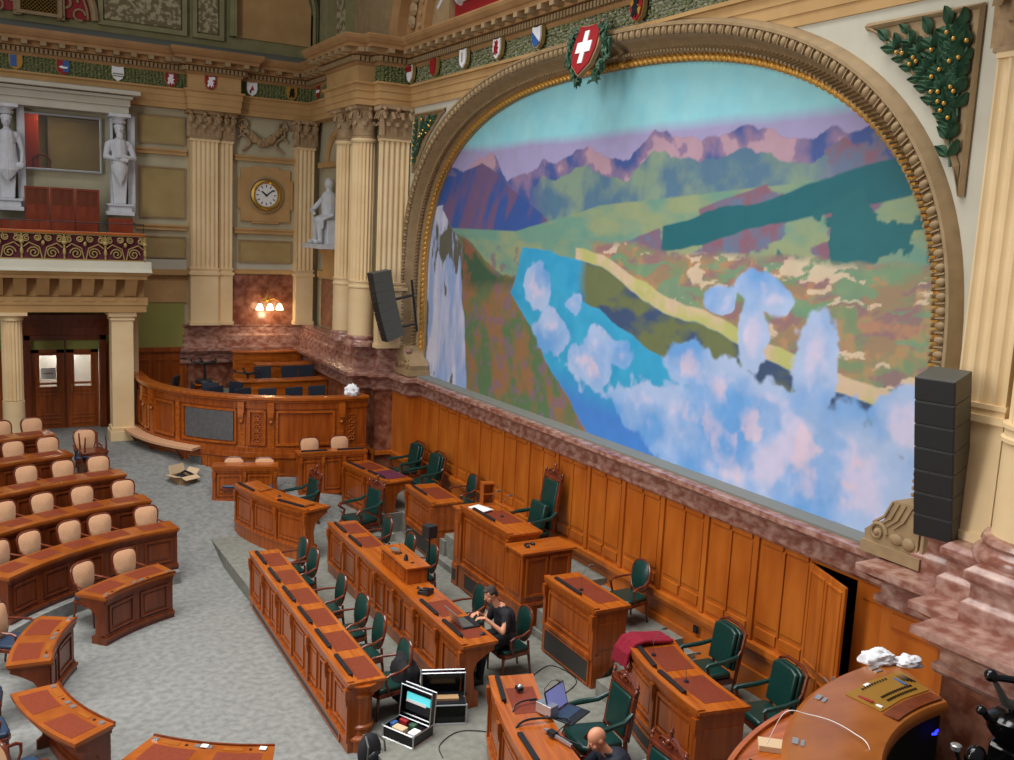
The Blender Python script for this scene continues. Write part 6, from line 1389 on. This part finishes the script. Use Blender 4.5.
# scarf over the corner of the desk
def drape(name, label, path, wd, m, cat, r=.03):
    b = MB(); rn = random.Random(9)
    for k in range(6):
        o_ = (k-2.5)/5*wd; b.tube([(p[0]+o_*p[3]+rn.uniform(-.008, .008), p[1]+o_*p[4]+rn.uniform(-.008, .008), p[2]+rn.uniform(0, .012)) for p in path], r, 7)
    o = b.build(name, m, None); remesh(o, .012, 2); return tag(o, label, cat)
drape('scarf', 'dark red scarf hanging over the far corner of the two-seat desk', [(8.55, 9.95, 1.42, 0, 1), (8.3, 10.0, 1.43, 0, 1), (8.1, 10.02, 1.46, 0, 1), (7.95, 10.03, 1.44, 0, 1), (7.86, 10.05, 1.3, 0, 1), (7.84, 10.06, 1.1, 0, 1)], .28, 'scarf', 'scarf', .036)
t = thing('headphones', 'black headphones lying on the side cabinet of the president desk', 'headphones', (8.3, 13.33, 1.71), .5)
b = MB(); b.tube([(.09*math.cos(PI*k/10), .1*math.sin(PI*k/10), .025) for k in range(11)], .012); b.build('band', 'black', t, smooth=True)
for s in (-1, 1): b = MB(); b.ball((s*.09, 0, .03), (.03, .045, .03)); b.build('ear_cup', 'black', t, smooth=True)
t = thing('wall_socket', 'small black wall socket in the lower wainscot above the wall desk', 'socket', (9.84, 10.77, .98)); b = MB(); b.box(-.02, .01, -.05, .05, -.06, .06); b.build('plate', 'blackgl', t, bevel=.005); b = MB(); b.box(-.026, -.02, -.025, .025, -.03, .03); b.build('outlet', 'black', t)

# ============================================================ LOUDSPEAKER ARRAYS
def linearray(loc, rot, w_, d_, hs, n, label, curve=0):
    t = thing('line_array_loudspeaker', label, 'loudspeaker', loc, 0); t.rotation_euler = rot
    z = 0; y = 0; a = 0; T = Matrix()
    for k in range(n):
        T = T @ Matrix.Rotation(math.radians(curve), 4, 'X')
        b = MB(T=T); b.box(-w_/2+.004, w_/2-.004, .0, d_, -hs+.006, 0); cb = b.build('cabinet', 'speakerside', t, bevel=.008)
        b = MB(T=T); b.box(-w_/2+.01, w_/2-.01, -.02, 0, -hs+.012, -.006); b.build('front_grille', 'speaker', cb, bevel=.006)
        T = T @ Matrix.Translation((0, 0, -hs))
    return t
t = linearray((8.88, 6.4, 5.68), (math.radians(13), 0, math.radians(-77)), .44, .4, .268, 7, 'large black column loudspeaker in front of the near pilaster, right of the mural', 0)
b = MB(); b.tube([(-.05, .4, -.7), (-.05, .95, -.7)], .03); b.tube([(.1, .4, -.7), (.1, .95, -.7)], .02); b.build('wall_bracket', 'black', t)
t = linearray((8.6, 21.75, 5.85), (math.radians(9), 0, math.radians(-84)), .3, .5, .25, 7, 'tilted grey column loudspeaker hanging beside the far round columns', 1.6)
b = MB(); b.tube([(0, .4, -.75), (.2, 1.0, -.68)], .035); b.tube([(0, .5, -1.45), (.2, 1.0, -1.4)], .03); b.tube([(.2, 1.0, -.3), (.2, 1.0, -1.6)], .03); b.build('wall_bracket', 'black', t)

# ============================================================ NEAR ENCLOSURE (bottom right)
NC = (8.0, 3.0); NR = 3.06
def nfn(a, t, z): r_ = math.radians(a); return (NC[0]+(NR+t)*math.cos(r_), NC[1]+(NR+t)*math.sin(r_), z)
t = thing('curved_console', 'curved glossy wooden console with a brass switch panel, lower right', 'console', (7, 5.6, .3)); T = Matrix.Translation((-7, -5.6, -.3))
b = MB(nfn, T); b.box(85.5, 190, -.06, .0, .3, 2.72, 50); b.box(85.5, 190, .0, .05, 1.9, 2.0, 50); b.build('wall', 'woodv', t)
b = MB(nfn, T)
i = b._a([(85.5+104.5*k/52-o_*2.5, o_, z) for k in range(53) for o_, z in [(.02, 2.72), (.05, 2.78), (0, 2.82), (-.75, 2.74), (-.78, 2.7), (-.78, 2.64), (0, 2.66)]])
for k in range(52):
    for q in range(7): b.f.append((i+7*k+q, i+7*k+(q+1) % 7, i+7*k+7+(q+1) % 7, i+7*k+7+q))
b.f += [tuple(i+q for q in range(7)), tuple(i+52*7+q for q in range(7))[::-1]]
b.build('desktop', 'cork', t, smooth=True)
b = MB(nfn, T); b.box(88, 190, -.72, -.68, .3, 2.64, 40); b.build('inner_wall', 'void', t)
def on_top(o_): return 2.82-(.08/.75)*(-o_)+.002
b = MB(nfn, T); i = b._a([(a, o_, on_top(o_)+h) for a in (87.5, 97, 106.5) for o_, h in [(-.2, .0), (-.2, .006), (-.55, .006), (-.55, 0)]])
for k in range(2):
    for q in range(4): b.f.append((i+4*k+q, i+4*k+(q+1) % 4, i+4*k+4+(q+1) % 4, i+4*k+4+q))
b.f += [(i, i+1, i+2, i+3), (i+8, i+9, i+10, i+11)]
spn = b.build('switch_panel', 'consolebr', t)
b = MB(nfn, T); rn = random.Random(6)
for k in range(13):
    for o_ in (-.44, -.5): b = MB(nfn, T); b.box(90.5+k*.85, 90.9+k*.85, o_-.012, o_+.012, on_top(o_)+.005, on_top(o_)+.02); b.build('switch', 'blackgl', spn)
for k in range(10): b = MB(nfn, T); b.box(93.5+k*.9, 93.8+k*.9, -.27, -.25, on_top(-.26)+.005, on_top(-.26)+.02); b.build('switch', 'blackgl', spn)
for k in range(4): b = MB(nfn, T); b.box(88.3+k*.6, 88.5+k*.6, -.42+.02*k, -.25+.01*k, on_top(-.3)+.004, on_top(-.3)+.012); b.build('slider', 'blackgl', spn)
for nm, m, a0, a1, o0, o1 in [('blue_strip', 'blue', 91.0, 91.6, -.42, -.26), ('white_label', 'paper', 98.5, 100, -.25, -.215), ('red_keys', 'red', 104.4, 105.2, -.44, -.28), ('white_keys', 'paper', 104.4, 105.2, -.53, -.47)]:
    b = MB(nfn, T); b.box(a0, a1, o0, o1, on_top((o0+o1)/2)+.006, on_top((o0+o1)/2)+.014); b.build(nm, m, t)
b = MB(nfn, T); b.box(88, 107, -.72, -.58, on_top(-.65), on_top(-.65)+.012, 6); b.build('lower_strip', 'wooddk', t)
for a in (91, 111, 129): b = MB(nfn, T); b.box(a, a+2, -.08, -.03, 2.815, 2.825); b.box(a, a+2, -.13, -.1, 2.805, 2.818); b.build('hinge', 'silver', t)
b = MB(nfn, T)
for p in [(91.2, .62), (91.2, .57), (91.8, .54), (92.4, .545), (90.6, .65), (90.9, .5), (91.5, .505)]: b.box(p[0], p[0]+.35, -.79, -.78, 2.45+p[1]*.2-.1, 2.46+p[1]*.2-.09)
b.build('display', 'led', t)
cable('cable', 'white cable running diagonally over the curved console', [(6.25, 5.78, 2.5), (6.33, 5.68, 2.84), (6.5, 5.56, 2.84), (6.62, 5.4, 2.83), (6.68, 5.2, 2.8), (6.66, 5.02, 2.77), (6.65, 4.92, 2.5)], .004, 'paper')
t = thing('outer_counter', 'low curved wooden counter along the outside of the console, holding a phone and papers', 'counter', (6, 6, .3)); T = Matrix.Translation((-6, -6, -.3))
b = MB(nfn, T); b.box(100, 190, .02, .55, 2.12, 2.17, 44); b.box(100, 190, .53, .58, 2.12, 2.21, 44); b.build('countertop', 'wood', t); b = MB(nfn, T); b.box(100, 190, .45, .5, .3, 2.12, 44); b.build('front', 'woodv', t)
def npos(a, o_): r_ = math.radians(a); return (NC[0]+(NR+o_)*math.cos(r_), NC[1]+(NR+o_)*math.sin(r_))
x, y = npos(122, .28); t = thing('desk_phone', 'black desk phone lying on the low curved counter at the bottom edge', 'telephone', (x, y, 2.17), .5); b = MB(); b.prism([(-.12, 0), (.13, 0), (.13, .06), (-.12, .03)], -.14, .14, 0); b.build('base', 'blackgl', t, bevel=.01); b = MB(); b.prism([(-.06, .042), (.08, .056), (.08, .06), (-.06, .046)], -.1, .1, 0); b.build('display', 'chairwood', t)
x, y = npos(112.5, .3); o = MB().box(-.16, .16, -.09, .09, 0, .06).build('paperback', 'cardin', None, bevel=.005); o.location = (x, y, 2.17); o.rotation_euler.z = -.7; tag(o, 'beige paper pack on the low curved counter beside the console', 'pack')
x, y = npos(129, .25); o = MB().box(-.13, .13, -.09, .09, 0, .01).build('paper_slip', 'paper', None); o.location = (x, y, 2.17); o.rotation_euler.z = .5; tag(o, 'white paper slip on the low curved counter at the bottom edge', 'paper')
cloth_blob('crumpled_cloth', 'pointed white crumpled cloth on the console rail by the open door, left one', (8.05, 6.08, 2.8), .105, 12, 'white', 'cloth', .4, (1.7, .9, .9), -.5)
cloth_blob('crumpled_cloth', 'white crumpled cloth on the console rail against the marble pier, right one', (8.3, 5.9, 2.81), .1, 21, 'white', 'cloth', .3, (1.3, .9, .7), -.5)
plat([(5.2, 2), (8.5, 2), (8.5, 5.4), (7.5, 5.9), (6.2, 5.4), (5.4, 4.3)], 1.7, 'enclosure_floor', 'void') if 0 else None
# dark metal tripod rig in the near corner
t = thing('tripod_rig', 'dark metal tripod head with knobs and arms in the lower right corner', 'tripod', (7.5, 4.3, .3))
b = MB(); b.tube([(0, 0, .4), (0, 0, 3.0)], .05, 12); b.build('pole', 'blackgl', t, smooth=True)
b = MB(); b.tube([(-.22, .08, 3.27), (.05, .0, 3.22), (.5, -.2, 3.2)], [.03, .032, .035]); ua = b.build('upper_arm', 'blackgl', t, smooth=True)
b = MB(); b.ball((-.25, .09, 3.29), (.055, .055, .055), 14, 10); b.build('round_knob', 'blackgl', ua, smooth=True)
b = MB(); b.tube([(-.22, .07, 3.24), (-.1, .03, 3.05), (.2, -.1, 2.93)], [.02, .04, .06]); b.build('brace', 'speakerside', t, smooth=True)
b = MB(); b.tube([(-.3, .08, 2.98), (-.22, .07, 2.9), (.0, .0, 2.9), (.4, -.15, 2.93)], [.03, .035, .05, .05]); la = b.build('lower_arm', 'blackgl', t, smooth=True)
b = MB(); b.ball((-.32, .09, 3.0), (.045, .045, .04), 12, 8); b.build('small_knob', 'blackgl', la, smooth=True)
b = MB(); b.lathe([(0, -.1), (.16, -.1), (.2, -.04), (.2, .06), (.13, .12), (0, .12)], (.0, .0, 2.84), 20); b.build('pan_head', 'blackgl', t, smooth=True)
b = MB(); b.prism([(-.12, 2.3), (.6, 2.3), (.6, 2.85), (.15, 2.88), (-.02, 2.7), (-.12, 2.66)], -.3, .12, 1); b.build('housing', 'blackgl', t, bevel=.02)
b = MB(); b.ball((-.38, .05, 2.62), (.1, .08, .1), 16, 10); b.build('wheel', 'blackgl', t, smooth=True)
b = MB(); b.tube([(-.75, .1, 2.5), (-.4, .06, 2.5), (.1, 0, 2.42), (.5, -.1, 2.4)], [.02, .05, .06, .06]); b.build('cross_bar', 'blackgl', t, smooth=True)
for p in [(-.55, .12, 2.72), (.0, -.05, 2.98)]:
    b = MB(); b.lathe([(0, -.03), (.04, -.03), (.045, .01), (.03, .02), (0, .02)], p, 14); b.build('metal_cap', 'silver', t, smooth=True)
b = MB(); b.tube([(-.55, .12, 2.7), (-.5, .08, 2.52)], .015); b.build('cap_stem', 'blackgl', t)
b = MB(); b.tube([(-.1, -.28, 2.72), (.05, -.33, 2.7), (.15, -.31, 2.66)], .015); b.build('orange_tape', 'scarf', t, smooth=True)
for k in range(3): a = 2*PI*k/3+.5; b = MB(); b.tube([(0, 0, 1.6), (.55*math.cos(a), .55*math.sin(a), .02)], .025); b.build('leg', 'blackgl', t)
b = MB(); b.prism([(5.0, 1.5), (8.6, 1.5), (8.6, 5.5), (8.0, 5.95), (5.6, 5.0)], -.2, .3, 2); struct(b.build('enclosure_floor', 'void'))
# drop unused helper prototypes' stray attributes
for o in COL.objects:
    if 'kind' in o.keys() and o['kind'] == 'structure' and 'label' in o.keys(): del o['label']
